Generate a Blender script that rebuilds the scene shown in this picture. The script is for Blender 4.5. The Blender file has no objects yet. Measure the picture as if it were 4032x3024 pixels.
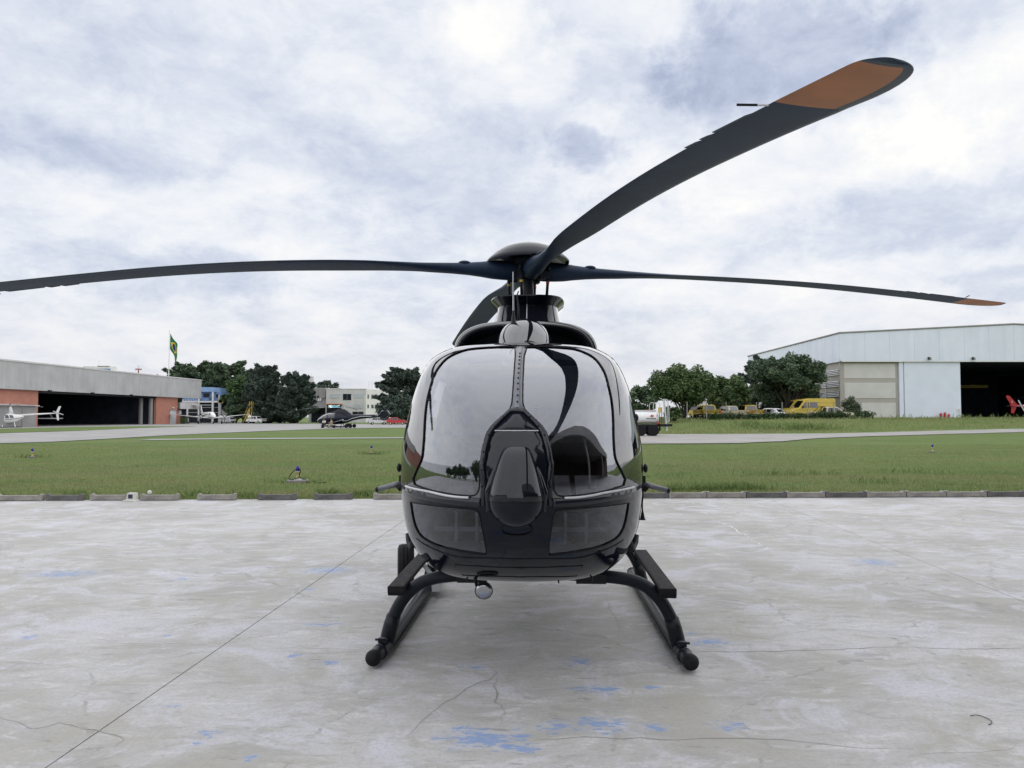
import bpy, bmesh, math, random
import numpy as np
from mathutils import Vector, Matrix
from mathutils.geometry import delaunay_2d_cdt
R = math.radians
SC = bpy.context.scene
COL = SC.collection
rng = random.Random(7)

# ------------------------------------------------------------------ camera
FPX, CX, CY, HZ, CAMH = 3050.0, 2016.0, 1512.0, 1641.0, 1.6
PITCH = math.atan((HZ - CY) / FPX)
cd = bpy.data.cameras.new('camera')
cam = bpy.data.objects.new('camera', cd)
COL.objects.link(cam)
cam.location = (0, 0, CAMH)
cam.rotation_euler = (math.pi / 2 + PITCH, 0, 0)
cd.sensor_fit = 'HORIZONTAL'
cd.sensor_width = 36.0
cd.lens = 36.0 * FPX / 4032.0
cd.clip_start = 0.05
cd.clip_end = 6000
SC.camera = cam

# ------------------------------------------------------------------ exposure / engine
SC.view_settings.view_transform = 'Standard'
SC.view_settings.look = 'None'
SC.view_settings.gamma = 1.0
SC.view_settings.exposure = 0.10
SC.view_settings.use_curve_mapping = False
SC.render.engine = 'CYCLES'
SC.cycles.use_denoising = True
SC.cycles.max_bounces = 8
SC.cycles.transparent_max_bounces = 12
SC.cycles.caustics_reflective = False
SC.cycles.caustics_refractive = False
SC.cycles.sample_clamp_indirect = 6.0


def nd(nt, kind, props=None, **ins):
    n = nt.nodes.new(kind)
    for k, v in (props or {}).items():
        setattr(n, k, v)
    for k, v in ins.items():
        key = int(k[1:]) if k[0] == 'i' and k[1:].isdigit() else k.replace('_', ' ')
        s = n.inputs[key]
        if isinstance(v, bpy.types.NodeSocket):
            nt.links.new(v, s)
        else:
            s.default_value = v
    return n


def mth(nt, op, a, b=0.0, c=0.0, clamp=False):
    n = nt.nodes.new('ShaderNodeMath')
    n.operation = op
    n.use_clamp = clamp
    for i, v in enumerate((a, b, c)):
        if isinstance(v, bpy.types.NodeSocket):
            nt.links.new(v, n.inputs[i])
        else:
            n.inputs[i].default_value = v
    return n.outputs[0]


def vmth(nt, op, a, b=(0, 0, 0), out=0):
    n = nt.nodes.new('ShaderNodeVectorMath')
    n.operation = op
    for i, v in enumerate((a, b)):
        if isinstance(v, bpy.types.NodeSocket):
            nt.links.new(v, n.inputs[i])
        else:
            n.inputs[i].default_value = v
    return n.outputs[out]


def ramp(nt, fac, stops, interp='LINEAR'):
    n = nt.nodes.new('ShaderNodeValToRGB')
    cr = n.color_ramp
    cr.interpolation = interp
    while len(cr.elements) < len(stops):
        cr.elements.new(0.5)
    for e, (p, c) in zip(cr.elements, stops):
        e.position = p
        e.color = c if len(c) == 4 else (*c, 1)
    nt.links.new(fac, n.inputs[0])
    return n.outputs[0]


def mixc(nt, fac, a, b, blend='MIX'):
    n = nt.nodes.new('ShaderNodeMix')
    n.data_type = 'RGBA'
    n.blend_type = blend
    n.clamp_factor = True
    for s, v in ((n.inputs[0], fac), (n.inputs[6], a), (n.inputs[7], b)):
        if isinstance(v, bpy.types.NodeSocket):
            nt.links.new(v, s)
        elif hasattr(v, '__len__'):
            s.default_value = (*v, 1) if len(v) == 3 else v
        else:
            s.default_value = v
    return n.outputs[2]


# ------------------------------------------------------------------ sky
SUN_EL, SUN_AZ = R(85), R(8)            # azimuth from +Y towards +X
world = bpy.data.worlds.new('World')
SC.world = world
world.use_nodes = True
nt = world.node_tree
nt.nodes.clear()
sky = nd(nt, 'ShaderNodeTexSky', {'sky_type': 'NISHITA', 'sun_disc': False, 'sun_elevation': SUN_EL,
                                  'sun_rotation': SUN_AZ, 'air_density': 1.0, 'dust_density': 2.0})
tc = nd(nt, 'ShaderNodeTexCoord')
direc = tc.outputs['Generated']
sx = nd(nt, 'ShaderNodeSeparateXYZ', Vector=direc)
az = mth(nt, 'ARCTAN2', sx.outputs[0], sx.outputs[1])
el = mth(nt, 'ARCSINE', sx.outputs[2])
zz = mth(nt, 'ADD', mth(nt, 'MAXIMUM', sx.outputs[2], 0.0), 0.30)
plane = nd(nt, 'ShaderNodeCombineXYZ', X=mth(nt, 'DIVIDE', sx.outputs[0], zz), Y=mth(nt, 'DIVIDE', sx.outputs[1], zz), Z=0.3)
n1 = nd(nt, 'ShaderNodeTexNoise', Vector=plane.outputs[0], Scale=1.5, Detail=8.0, Roughness=0.6, Distortion=0.35)
n2 = nd(nt, 'ShaderNodeTexNoise', Vector=plane.outputs[0], Scale=6.0, Detail=10.0, Roughness=0.68, Distortion=0.25)
ae = nd(nt, 'ShaderNodeCombineXYZ', X=az, Y=el, Z=0.0)
wn = nd(nt, 'ShaderNodeTexNoise', Vector=ae.outputs[0], Scale=11.0, Detail=5.0, Roughness=0.6)
warp = vmth(nt, 'MULTIPLY', vmth(nt, 'SUBTRACT', wn.outputs['Color'], (0.5, 0.5, 0.5)), (0.12, 0.07, 0.0))
aew = vmth(nt, 'ADD', ae.outputs[0], warp)
val = mth(nt, 'ADD', mth(nt, 'MULTIPLY', mth(nt, 'SUBTRACT', n1.outputs[0], 0.5), 0.66), 0.70)
val = mth(nt, 'ADD', val, mth(nt, 'MULTIPLY', mth(nt, 'SUBTRACT', n2.outputs[0], 0.5), 0.75))
puff = nd(nt, 'ShaderNodeTexNoise', Vector=ae.outputs[0], Scale=17.0, Detail=9.0, Roughness=0.62, Distortion=0.25)
CLOUDS = [  # direction of each cloud bank (from pixels), angular size in pixels, weight
    (3080, 200, 430, 210, -0.46), (2290, 575, 170, 75, -0.40), (2500, 260, 230, 90, -0.22),
    (420, 330, 620, 330, -0.10), (300, 560, 420, 80, -0.16), (650, 1060, 420, 90, -0.26),
    (1150, 860, 280, 75, -0.14), (3650, 830, 560, 120, -0.26), (3950, 1110, 160, 60, -0.22), (1720, 650, 420, 230, -0.16),
    (3850, 60, 330, 120, -0.12),
    (1930, 80, 230, 110, 0.26), (3050, 640, 620, 170, 0.24), (3900, 330, 330, 260, 0.24),
    (2250, 330, 260, 150, 0.16), (2700, 1000, 700, 220, 0.14), (800, 1330, 500, 70, 0.10), (1500, 380, 300, 120, 0.05)]
for (cx_, cy_, wx_, wy_, wt) in CLOUDS:
    a0 = math.atan((cx_ - CX) / FPX)
    e0 = math.atan((HZ - cy_) / FPX * math.cos(a0))
    q = vmth(nt, 'MULTIPLY', vmth(nt, 'SUBTRACT', aew, (a0, e0, 0)), (FPX / wx_, FPX / wy_, 0))
    d2 = vmth(nt, 'DOT_PRODUCT', q, q, out=1)
    dd = mth(nt, 'ADD', d2, mth(nt, 'MULTIPLY', mth(nt, 'SUBTRACT', puff.outputs[0], 0.5), 3.2))
    mr_ = nt.nodes.new('ShaderNodeMapRange')
    mr_.interpolation_type = 'SMOOTHSTEP'
    nt.links.new(dd, mr_.inputs[0])
    mr_.inputs[1].default_value, mr_.inputs[2].default_value = 1.75, 0.15
    g = mr_.outputs[0]
    val = mth(nt, 'MULTIPLY_ADD', g, wt * 0.72, val)
cl = ramp(nt, val, [(0.0, (0.31, 0.355, 0.48)), (0.25, (0.425, 0.475, 0.62)), (0.48, (0.60, 0.65, 0.775)),
                    (0.70, (0.755, 0.79, 0.86)), (1.0, (0.95, 0.94, 0.925))])
low = mth(nt, 'SUBTRACT', 1.0, mth(nt, 'MULTIPLY', mth(nt, 'ABSOLUTE', el), 6.0), clamp=True)
cl = mixc(nt, mth(nt, 'MULTIPLY', low, 0.55), cl, (0.76, 0.745, 0.745))
cl10 = vmth(nt, 'MULTIPLY', cl, (10, 10, 10))
gap = mth(nt, 'MULTIPLY', mth(nt, 'SUBTRACT', 0.75, val, clamp=True), 0.45)
allsky = mixc(nt, gap, cl10, sky.outputs[0])
bg = nd(nt, 'ShaderNodeBackground', Color=allsky, Strength=0.1)
nt.links.new(bg.outputs[0], nd(nt, 'ShaderNodeOutputWorld').inputs[0])

# ------------------------------------------------------------------ sun (veiled by cloud)
sd = bpy.data.lights.new('sun', 'SUN')
sd.energy = 1.5
sd.angle = R(172)
sd.color = (1.0, 0.965, 0.92)
sun = bpy.data.objects.new('sun', sd)
COL.objects.link(sun)
sun.rotation_euler = (math.pi / 2 - SUN_EL, 0, math.pi - SUN_AZ)
sun.location = (20, 30, 40)


# ------------------------------------------------------------------ pixel -> place
def ray(px, py):
    a, b = (px - CX) / FPX, (CY - py) / FPX
    c, s = math.cos(PITCH), math.sin(PITCH)
    return Vector((a, c - b * s, s + b * c))


def at(px, py, Y):
    d = ray(px, py)
    return Vector((0, 0, CAMH)) + d * (Y / d.y)


def G(px, py, z=0.0):
    d = ray(px, py)
    return Vector((0, 0, CAMH)) + d * ((z - CAMH) / d.z)


def sstep(a, b, x):
    t = min(1.0, max(0.0, (x - a) / (b - a)))
    return t * t * (3 - 2 * t)


def H(x, y):
    """height of the grass bank on the right"""
    return 1.36 * sstep(74, 95, y) * sstep(4, 13, x - (y - 75) * 0.06)


def T(px, py):
    """pixel -> point on the terrain"""
    d = ray(px, py)
    t, o = 5.0, Vector((0, 0, CAMH))
    while t < 600:
        p = o + d * t
        if p.z <= H(p.x, p.y):
            break
        t += 0.25
    p = o + d * t
    p.z = H(p.x, p.y)
    return p


# ------------------------------------------------------------------ mesh helpers
class MB:
    def __init__(s):
        s.v, s.f, s.m = [], [], []

    def add(s, vs, fs, mi=0):
        o = len(s.v)
        s.v += [tuple(v) for v in vs]
        s.f += [tuple(o + i for i in f) for f in fs]
        s.m += [mi] * len(fs)
        return s

    def box(s, c, d, rot=None, mi=0, taper=1.0):
        x, y, z = d[0] / 2, d[1] / 2, d[2] / 2
        vs = [Vector((a * x * (taper if k > 0 else 1), b * y * (taper if k > 0 else 1), k * z)) for k in (-1, 1) for a, b in ((-1, -1), (1, -1), (1, 1), (-1, 1))]
        if rot is not None:
            vs = [rot @ v for v in vs]
        c = Vector(c)
        return s.add([v + c for v in vs], [(3, 2, 1, 0), (4, 5, 6, 7), (0, 1, 5, 4), (1, 2, 6, 5), (2, 3, 7, 6), (3, 0, 4, 7)], mi)

    def bx(s, x0, x1, y0, y1, z0, z1, mi=0):
        return s.box(((x0 + x1) / 2, (y0 + y1) / 2, (z0 + z1) / 2), (x1 - x0, y1 - y0, z1 - z0), mi=mi)

    def loft(s, rings, cap=True, mi=0, close=True):
        n = len(rings[0])
        o = len(s.v)
        for r in rings:
            s.v += [tuple(p) for p in r]
        for i in range(len(rings) - 1):
            for j in range(n if close else n - 1):
                k = (j + 1) % n
                s.f.append((o + i * n + j, o + i * n + k, o + (i + 1) * n + k, o + (i + 1) * n + j))
                s.m.append(mi)
        if cap:
            s.f.append(tuple(o + j for j in range(n - 1, -1, -1)))
            s.f.append(tuple(o + (len(rings) - 1) * n + j for j in range(n)))
            s.m += [mi, mi]
        return s

    def tube(s, pts, r, n=8, mi=0, cap=True, sq=None):
        pts = [Vector(p) for p in pts]
        rs = r if hasattr(r, '__len__') else [r] * len(pts)
        rings = []
        u = None
        for i, p in enumerate(pts):
            t = (pts[min(i + 1, len(pts) - 1)] - pts[max(i - 1, 0)]).normalized()
            if u is None:
                u = t.cross(Vector((0, 0, 1)))
                if u.length < 1e-3:
                    u = t.cross(Vector((0, 1, 0)))
            u = (u - t * u.dot(t)).normalized()
            w = t.cross(u)
            a_, b_ = sq or (1, 1)
            rings.append([p + (u * math.cos(2 * math.pi * k / n) * a_ + w * math.sin(2 * math.pi * k / n) * b_) * rs[i] for k in range(n)])
        return s.loft(rings, cap, mi)

    def lathe(s, prof, c=(0, 0, 0), axis='Z', n=20, mi=0, cap=True):
        c = Vector(c)
        rings = []
        for (r, h) in prof:
            ring = []
            for k in range(n):
                a = 2 * math.pi * k / n
                x, y = r * math.cos(a), r * math.sin(a)
                ring.append(c + (Vector((x, y, h)) if axis == 'Z' else Vector((x, h, -y)) if axis == 'Y' else Vector((h, x, y))))
            rings.append(ring)
        return s.loft(rings, cap, mi)

    def ell(s, c, r, n=16, m=9, mi=0):
        c = Vector(c)
        rings = []
        for i in range(m + 1):
            a = math.pi * (0.02 + 0.96 * i / m) - math.pi / 2
            rings.append([c + Vector((r[0] * math.cos(a) * math.cos(2 * math.pi * k / n), r[1] * math.cos(a) * math.sin(2 * math.pi * k / n), r[2] * math.sin(a))) for k in range(n)])
        return s.loft(rings, True, mi)

    def prism(s, poly, a, b, axis='Y', mi=0):
        """poly of 2D points extruded from a to b; axis Y: poly is (x,z); X: (y,z); Z: (x,y)"""
        f = {'Y': lambda p, t: (p[0], t, p[1]), 'X': lambda p, t: (t, p[0], p[1]), 'Z': lambda p, t: (p[0], p[1], t)}[axis]
        n = len(poly)
        s.add([f(p, a) for p in poly] + [f(p, b) for p in poly],
              [tuple(range(n - 1, -1, -1)), tuple(range(n, 2 * n))] + [(i, (i + 1) % n, n + (i + 1) % n, n + i) for i in range(n)], mi)
        return s

    def build(s, name, mat, parent=None, smooth=False, fix=True, angle=None):
        me = bpy.data.meshes.new(name)
        me.from_pydata(s.v, [], s.f)
        mats = mat if isinstance(mat, (list, tuple)) else [mat]
        for m_ in mats:
            me.materials.append(m_)
        if len(mats) > 1:
            me.polygons.foreach_set('material_index', s.m)
        if fix:
            b = bmesh.new()
            b.from_mesh(me)
            bmesh.ops.recalc_face_normals(b, faces=b.faces)
            b.to_mesh(me)
            b.free()
        if smooth:
            me.polygons.foreach_set('use_smooth', [True] * len(me.polygons))
            if angle is not None:
                try:
                    me.set_sharp_from_angle(angle=R(angle))
                except Exception:
                    pass
        o = bpy.data.objects.new(name, me)
        COL.objects.link(o)
        o.parent = parent
        return o


def bevel(o, w, seg=2):
    m = o.modifiers.new('bevel', 'BEVEL')
    m.width = w
    m.segments = seg
    m.limit_method = 'ANGLE'
    return o


def tag(o, label, cat, group=None):
    o['label'] = label
    o['category'] = cat
    if group:
        o['group'] = group
    return o


def thing(name, label, cat, loc=(0, 0, 0), rz=0.0, group=None):
    o = bpy.data.objects.new(name, None)
    COL.objects.link(o)
    o.location = loc
    o.rotation_euler = (0, 0, rz)
    o.empty_display_size = 0.3
    return tag(o, label, cat, group)


def struct(o):
    o['kind'] = 'structure'
    return o


def copy_tree(o, parent=None):
    c = o.copy()
    COL.objects.link(c)
    c.parent = parent
    for ch in list(o.children):
        copy_tree(ch, c)
    return c


def inpoly(P, poly):
    """P (n,2), poly (m,2) -> bool"""
    x, y = P[:, 0], P[:, 1]
    r = np.zeros(len(P), bool)
    q = np.asarray(poly)
    j = len(q) - 1
    for i in range(len(q)):
        xi, yi, xj, yj = q[i, 0], q[i, 1], q[j, 0], q[j, 1]
        c = ((yi > y) != (yj > y)) & (x < (xj - xi) * (y - yi) / (yj - yi + 1e-12) + xi)
        r ^= c
        j = i
    return r


def dense(poly, step, close=True):
    out = []
    n = len(poly)
    for i in range(n if close else n - 1):
        a, b = np.array(poly[i], float), np.array(poly[(i + 1) % n], float)
        k = max(1, int(np.linalg.norm(b - a) / step))
        out += [tuple(a + (b - a) * t / k) for t in range(k)]
    if not close:
        out.append(tuple(poly[-1]))
    return out


def catmull(pts, k=6, close=False):
    P = [np.array(p, float) for p in pts]
    n = len(P)
    out = []
    for i in range(n if close else n - 1):
        p0 = P[(i - 1) % n] if close or i > 0 else P[0]
        p1, p2 = P[i], P[(i + 1) % n]
        p3 = P[(i + 2) % n] if close or i + 2 < n else P[-1]
        for t in range(k):
            u = t / k
            out.append(tuple(0.5 * (2 * p1 + (p2 - p0) * u + (2 * p0 - 5 * p1 + 4 * p2 - p3) * u * u + (3 * p1 - p0 - 3 * p2 + p3) * u ** 3)))
    if not close:
        out.append(tuple(P[-1]))
    return out


def fill2d(outer, holes, step):
    """triangulate a 2D region with interior points; returns points, tris"""
    polys = [outer] + list(holes)
    V, E = [], []
    for pl in polys:
        o = len(V)
        V += [tuple(p) for p in pl]
        E += [(o + i, o + (i + 1) % len(pl)) for i in range(len(pl))]
    oa = np.array(outer)
    x0, y0 = oa.min(0)
    x1, y1 = oa.max(0)
    if step:
        gx = np.arange(x0 + step * 0.5, x1, step)
        gy = np.arange(y0 + step * 0.5, y1, step * 0.866)
        gp = np.array([(x + (step / 2 if j % 2 else 0), y) for j, y in enumerate(gy) for x in gx]).reshape(-1, 2)
        if len(gp):
            k = inpoly(gp, oa)
            for h in holes:
                k &= ~inpoly(gp, h)
            gp = gp[k]
            bp = np.array(V)
            keep = []
            for p in gp:
                if np.min(np.abs(bp - p).sum(1)) > step * 0.45:
                    keep.append(tuple(p))
            V += keep
    vs, es, fs, *_ = delaunay_2d_cdt([Vector(v) for v in V], E, [], 0, 1e-7)
    P = np.array([(v.x, v.y) for v in vs])
    if not len(fs):
        return P, []
    C = np.array([P[list(f)].mean(0) for f in fs])
    k = inpoly(C, oa)
    for h in holes:
        k &= ~inpoly(C, h)
    return P, [tuple(f) for f, kk in zip(fs, k) if kk]


# ------------------------------------------------------------------ materials
def mat(name, col, rough=0.6, metal=0.0, var=None, bump=None, ior=None, coat=0.0, spec=None, streak=None):
    m = bpy.data.materials.new(name)
    m.use_nodes = True
    t = m.node_tree
    b = t.nodes['Principled BSDF']
    b.inputs['Base Color'].default_value = (*col, 1)
    b.inputs['Roughness'].default_value = rough
    b.inputs['Metallic'].default_value = metal
    if ior:
        b.inputs['IOR'].default_value = ior
    if spec is not None:
        b.inputs['Specular IOR Level'].default_value = spec
    if coat:
        b.inputs['Coat Weight'].default_value = coat
        b.inputs['Coat Roughness'].default_value = 0.04
    o = t.nodes.new('ShaderNodeTexCoord').outputs['Object']
    if var:
        sc, am = var
        n = nd(t, 'ShaderNodeTexNoise', Vector=o, Scale=sc, Detail=5.0, Roughness=0.6)
        c = mixc(t, ramp(t, n.outputs[0], [(0.3, (0, 0, 0)), (0.7, (1, 1, 1))]), tuple(x * (1 - am) for x in col), tuple(min(1, x * (1 + am)) for x in col))
        if streak:
            mp = nd(t, 'ShaderNodeMapping', Vector=o, Scale=streak[0])
            n3 = nd(t, 'ShaderNodeTexNoise', Vector=mp.outputs[0], Scale=1.0, Detail=4.0)
            c = mixc(t, mth(t, 'MULTIPLY', ramp(t, n3.outputs[0], [(0.45, (0, 0, 0)), (0.75, (1, 1, 1))]), streak[2]), c, streak[1])
        t.links.new(c, b.inputs['Base Color'])
    if bump:
        n2_ = nd(t, 'ShaderNodeTexNoise', Vector=o, Scale=bump[0], Detail=4.0)
        bp = nd(t, 'ShaderNodeBump', Strength=bump[1], Distance=bump[2] if len(bump) > 2 else 0.02, Height=n2_.outputs[0])
        t.links.new(bp.outputs[0], b.inputs['Normal'])
    return m


def glassmat(name, tint, refl, rough=0.02, facing=0.35):
    """tinted reflective acrylic: transmits a tinted view, reflects more at grazing angles"""
    m = bpy.data.materials.new(name)
    m.use_nodes = True
    t = m.node_tree
    t.nodes.clear()
    tr = nd(t, 'ShaderNodeBsdfTransparent', Color=(*tint, 1))
    gl = nd(t, 'ShaderNodeBsdfGlossy', Color=(0.74, 0.76, 0.81, 1), Roughness=rough)
    lw = nd(t, 'ShaderNodeLayerWeight', Blend=facing)
    fac = mth(t, 'MULTIPLY_ADD', lw.outputs['Facing'], 1 - refl, refl, clamp=True)
    mx = nd(t, 'ShaderNodeMixShader', i0=fac, i1=tr.outputs[0], i2=gl.outputs[0])
    t.links.new(mx.outputs[0], nd(t, 'ShaderNodeOutputMaterial').inputs[0])
    return m


def foliage(name, dark, light, scale=0.5, rough=0.6, dry=None):
    m = bpy.data.materials.new(name)
    m.use_nodes = True
    t = m.node_tree
    b = t.nodes['Principled BSDF']
    o = t.nodes.new('ShaderNodeTexCoord').outputs['Object']
    n = nd(t, 'ShaderNodeTexNoise', Vector=o, Scale=scale, Detail=6.0, Roughness=0.75)
    c = ramp(t, n.outputs[0], [(0.32, dark), (0.68, light)])
    if dry:
        mp = nd(t, 'ShaderNodeMapping', Vector=o, Scale=(0.16, 0.42, 1))
        n5 = nd(t, 'ShaderNodeTexNoise', Vector=mp.outputs[0], Scale=1.0, Detail=6.0, Roughness=0.7)
        c = mixc(t, ramp(t, n5.outputs[0], [(0.44, (0, 0, 0)), (0.60, (0.85, 0.85, 0.85))]), c, dry)
    t.links.new(c, b.inputs['Base Color'])
    b.inputs['Roughness'].default_value = rough
    b.inputs['Specular IOR Level'].default_value = 0.25
    return m


M = {}
M['paint'] = mat('black_gloss_paint', (0.003, 0.005, 0.012), 0.06, ior=1.36)
M['paint2'] = mat('black_mirror_paint', (0.010, 0.011, 0.016), 0.04, ior=2.5)
M['paint3'] = mat('black_hood_paint', (0.008, 0.009, 0.014), 0.05, ior=1.5)
M['satin'] = mat('satin_black', (0.008, 0.009, 0.013), 0.42, var=(6, 0.3), spec=0.28)
M['rubber'] = mat('rubber', (0.008, 0.008, 0.011), 0.7, var=(30, 0.3), spec=0.25)
M['skidmat'] = mat('skid_black', (0.008, 0.011, 0.019), 0.45, var=(9, 0.4), bump=(60, 0.1), spec=0.25)
M['stepmat'] = mat('grip_step', (0.055, 0.052, 0.056), 0.85, var=(25, 0.4), bump=(160, 0.5), spec=0.2)
M['blade'] = mat('blade_grey', (0.013, 0.028, 0.058), 0.5, var=(4, 0.2), spec=0.25)
M['bladetip'] = mat('blade_orange', (0.36, 0.135, 0.045), 0.5, var=(5, 0.15))
M['erosion'] = mat('erosion_strip', (0.030, 0.046, 0.066), 0.45, var=(8, 0.2), spec=0.3)
M['steel'] = mat('steel', (0.45, 0.46, 0.48), 0.3, metal=0.9, var=(20, 0.1))
M['mirror'] = mat('mirror_glass', (0.42, 0.43, 0.46), 0.06, metal=1.0)
M['alu'] = mat('painted_alu', (0.55, 0.56, 0.58), 0.5, var=(15, 0.1))
M['trim'] = mat('dark_grey_trim', (0.008, 0.010, 0.017), 0.20, ior=1.5, var=(14, 0.2))
M['strip'] = mat('grey_strip', (0.16, 0.165, 0.185), 0.3, metal=0.4, var=(20, 0.15))
M['red'] = mat('red_paint', (0.45, 0.02, 0.025), 0.4, var=(6, 0.15))
M['yellow'] = mat('yellow_paint', (0.62, 0.42, 0.05), 0.5, var=(6, 0.2))
M['white'] = mat('white_paint', (0.80, 0.80, 0.80), 0.3, var=(3, 0.05))
M['cabin'] = mat('cabin_grey', (0.48, 0.48, 0.51), 0.7, var=(8, 0.12))
M['seat'] = mat('seat_grey', (0.30, 0.30, 0.33), 0.75, var=(12, 0.2))
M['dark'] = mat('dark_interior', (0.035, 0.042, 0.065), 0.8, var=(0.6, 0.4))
M['ws'] = glassmat('windshield_acrylic', (0.80, 0.81, 0.85), 0.20, facing=0.24)
M['ws_low'] = glassmat('chin_acrylic', (0.40, 0.40, 0.44), 0.015, facing=0.16)
M['win'] = glassmat('vehicle_glass', (0.06, 0.07, 0.085), 0.10, facing=0.2)


def fastmesh(name, V, F, mats, parent=None, smooth=False):
    V = np.asarray(V, np.float32)
    F = np.asarray(F, np.int32)
    k = F.shape[1]
    me = bpy.data.meshes.new(name)
    me.vertices.add(len(V))
    me.vertices.foreach_set('co', V.ravel())
    me.loops.add(F.size)
    me.loops.foreach_set('vertex_index', F.ravel())
    me.polygons.add(len(F))
    me.polygons.foreach_set('loop_start', np.arange(0, F.size, k, dtype=np.int32))
    for m_ in (mats if isinstance(mats, (list, tuple)) else [mats]):
        me.materials.append(m_)
    me.update(calc_edges=True)
    me.validate()
    if smooth:
        me.polygons.foreach_set('use_smooth', [True] * len(me.polygons))
    o = bpy.data.objects.new(name, me)
    COL.objects.link(o)
    o.parent = parent
    return o


# ================================================================== SETTING
# ---- grass material (ground sheet)
def grass_ground():
    m = bpy.data.materials.new('grass_ground')
    m.use_nodes = True
    t = m.node_tree
    b = t.nodes['Principled BSDF']
    o = t.nodes.new('ShaderNodeTexCoord').outputs['Object']
    big = nd(t, 'ShaderNodeTexNoise', Vector=o, Scale=0.16, Detail=5.0, Roughness=0.6)
    str_ = nd(t, 'ShaderNodeMapping', Vector=o, Scale=(0.10, 0.55, 1))
    mow = nd(t, 'ShaderNodeTexNoise', Vector=str_.outputs[0], Scale=1.0, Detail=5.0, Roughness=0.65)
    fine = nd(t, 'ShaderNodeTexNoise', Vector=o, Scale=9.0, Detail=6.0, Roughness=0.75)
    c = ramp(t, big.outputs[0], [(0.3, (0.125, 0.200, 0.056)), (0.5, (0.165, 0.240, 0.074)), (0.72, (0.225, 0.265, 0.105))])
    c = mixc(t, mth(t, 'MULTIPLY', ramp(t, mow.outputs[0], [(0.46, (0, 0, 0)), (0.66, (1, 1, 1))]), 0.7), c, (0.215, 0.200, 0.105))
    c = mixc(t, mth(t, 'MULTIPLY', ramp(t, fine.outputs[0], [(0.35, (1, 1, 1)), (0.6, (0, 0, 0))]), 0.65), c, (0.060, 0.100, 0.030))
    t.links.new(c, b.inputs['Base Color'])
    b.inputs['Roughness'].default_value = 0.9
    b.inputs['Specular IOR Level'].default_value = 0.1
    bp = nd(t, 'ShaderNodeBump', Strength=0.9, Distance=0.12, Height=fine.outputs[0])
    t.links.new(bp.outputs[0], b.inputs['Normal'])
    return m


M['grass'] = grass_ground()
xs = np.concatenate([[-2500, -1200, -600, -300, -200], np.arange(-140, 141, 2.5), [200, 300, 600, 1200, 2500]])
ys = np.concatenate([[-2500, -1000, -400, -150, -60, -20, 0, 10], np.arange(14, 120, 2.0), [130, 150, 180, 230, 300, 500, 1000, 2500]])
gv = [(x, y, H(x, y) - 0.03) for y in ys for x in xs]
nx = len(xs)
gf = [(j * nx + i, j * nx + i + 1, (j + 1) * nx + i + 1, (j + 1) * nx + i) for j in range(len(ys) - 1) for i in range(nx - 1)]
struct(fastmesh('grass_field', gv, gf, M['grass'], smooth=True))


def drape(name, pix, m_, off=0.0, step=2.5, world_pts=None, jag=0.0):
    """sheet laid on the terrain inside an outline"""
    pts = world_pts or [tuple(T(*p)[:2]) for p in pix]
    pts = dense(pts, 1.2)
    if jag:
        r2 = random.Random(3)
        pts = [(x + r2.uniform(-jag, jag), y + r2.uniform(-jag, jag)) for x, y in pts]
    P, F = fill2d(pts, [], step)
    return fastmesh(name, [(x, y, H(x, y) + off) for x, y in P], F, m_, smooth=True)


# ---- old asphalt / concrete of the taxiways and apron
def tarmac(name, c0, c1, c2):
    m = bpy.data.materials.new(name)
    m.use_nodes = True
    t = m.node_tree
    b = t.nodes['Principled BSDF']
    o = t.nodes.new('ShaderNodeTexCoord').outputs['Object']
    a = nd(t, 'ShaderNodeTexNoise', Vector=o, Scale=0.35, Detail=6.0, Roughness=0.65)
    mp = nd(t, 'ShaderNodeMapping', Vector=o, Scale=(0.12, 1.3, 1))
    s_ = nd(t, 'ShaderNodeTexNoise', Vector=mp.outputs[0], Scale=0.7, Detail=6.0, Roughness=0.7)
    c = mixc(t, ramp(t, a.outputs[0], [(0.35, (0, 0, 0)), (0.65, (1, 1, 1))]), c0, c1)
    c = mixc(t, ramp(t, s_.outputs[0], [(0.62, (0, 0, 0)), (0.66, (0.9, 0.9, 0.9))]), c, c2)
    t.links.new(c, b.inputs['Base Color'])
    b.inputs['Roughness'].default_value = 0.85
    f = nd(t, 'ShaderNodeTexNoise', Vector=o, Scale=12.0, Detail=4.0)
    bp = nd(t, 'ShaderNodeBump', Strength=0.3, Distance=0.02, Height=f.outputs[0])
    t.links.new(bp.outputs[0], b.inputs['Normal'])
    return m


M['apron'] = tarmac('apron_asphalt', (0.26, 0.255, 0.25), (0.36, 0.35, 0.34), (0.24, 0.235, 0.23))
M['taxi'] = tarmac('taxiway_asphalt', (0.27, 0.258, 0.245), (0.36, 0.345, 0.33), (0.12, 0.12, 0.11))
M['path'] = tarmac('path_concrete', (0.27, 0.27, 0.25), (0.36, 0.36, 0.34), (0.24, 0.25, 0.22))
struct(drape('apron', [(-700, 1764), (-100, 1748), (200, 1740), (434, 1727), (620, 1716), (760, 1709), (1000, 1699), (1240, 1690), (1420, 1686),
                       (1700, 1683), (1700, 1671), (1240, 1668.5), (1100, 1665), (600, 1664), (300, 1667), (-100, 1669), (-500, 1672)], M['apron'], 0.004, 6))
struct(drape('grass_island', [(-500, 1712), (0, 1706), (300, 1697), (560, 1685), (780, 1679), (560, 1678.5), (300, 1682), (0, 1689), (-500, 1694)], M['grass'], 0.03, 5, jag=0.15))
struct(drape('far_verge', [(1000, 1667.4), (1700, 1671), (1700, 1664), (1000, 1664)], M['grass'], 0.014, 6, jag=0.1))
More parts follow.
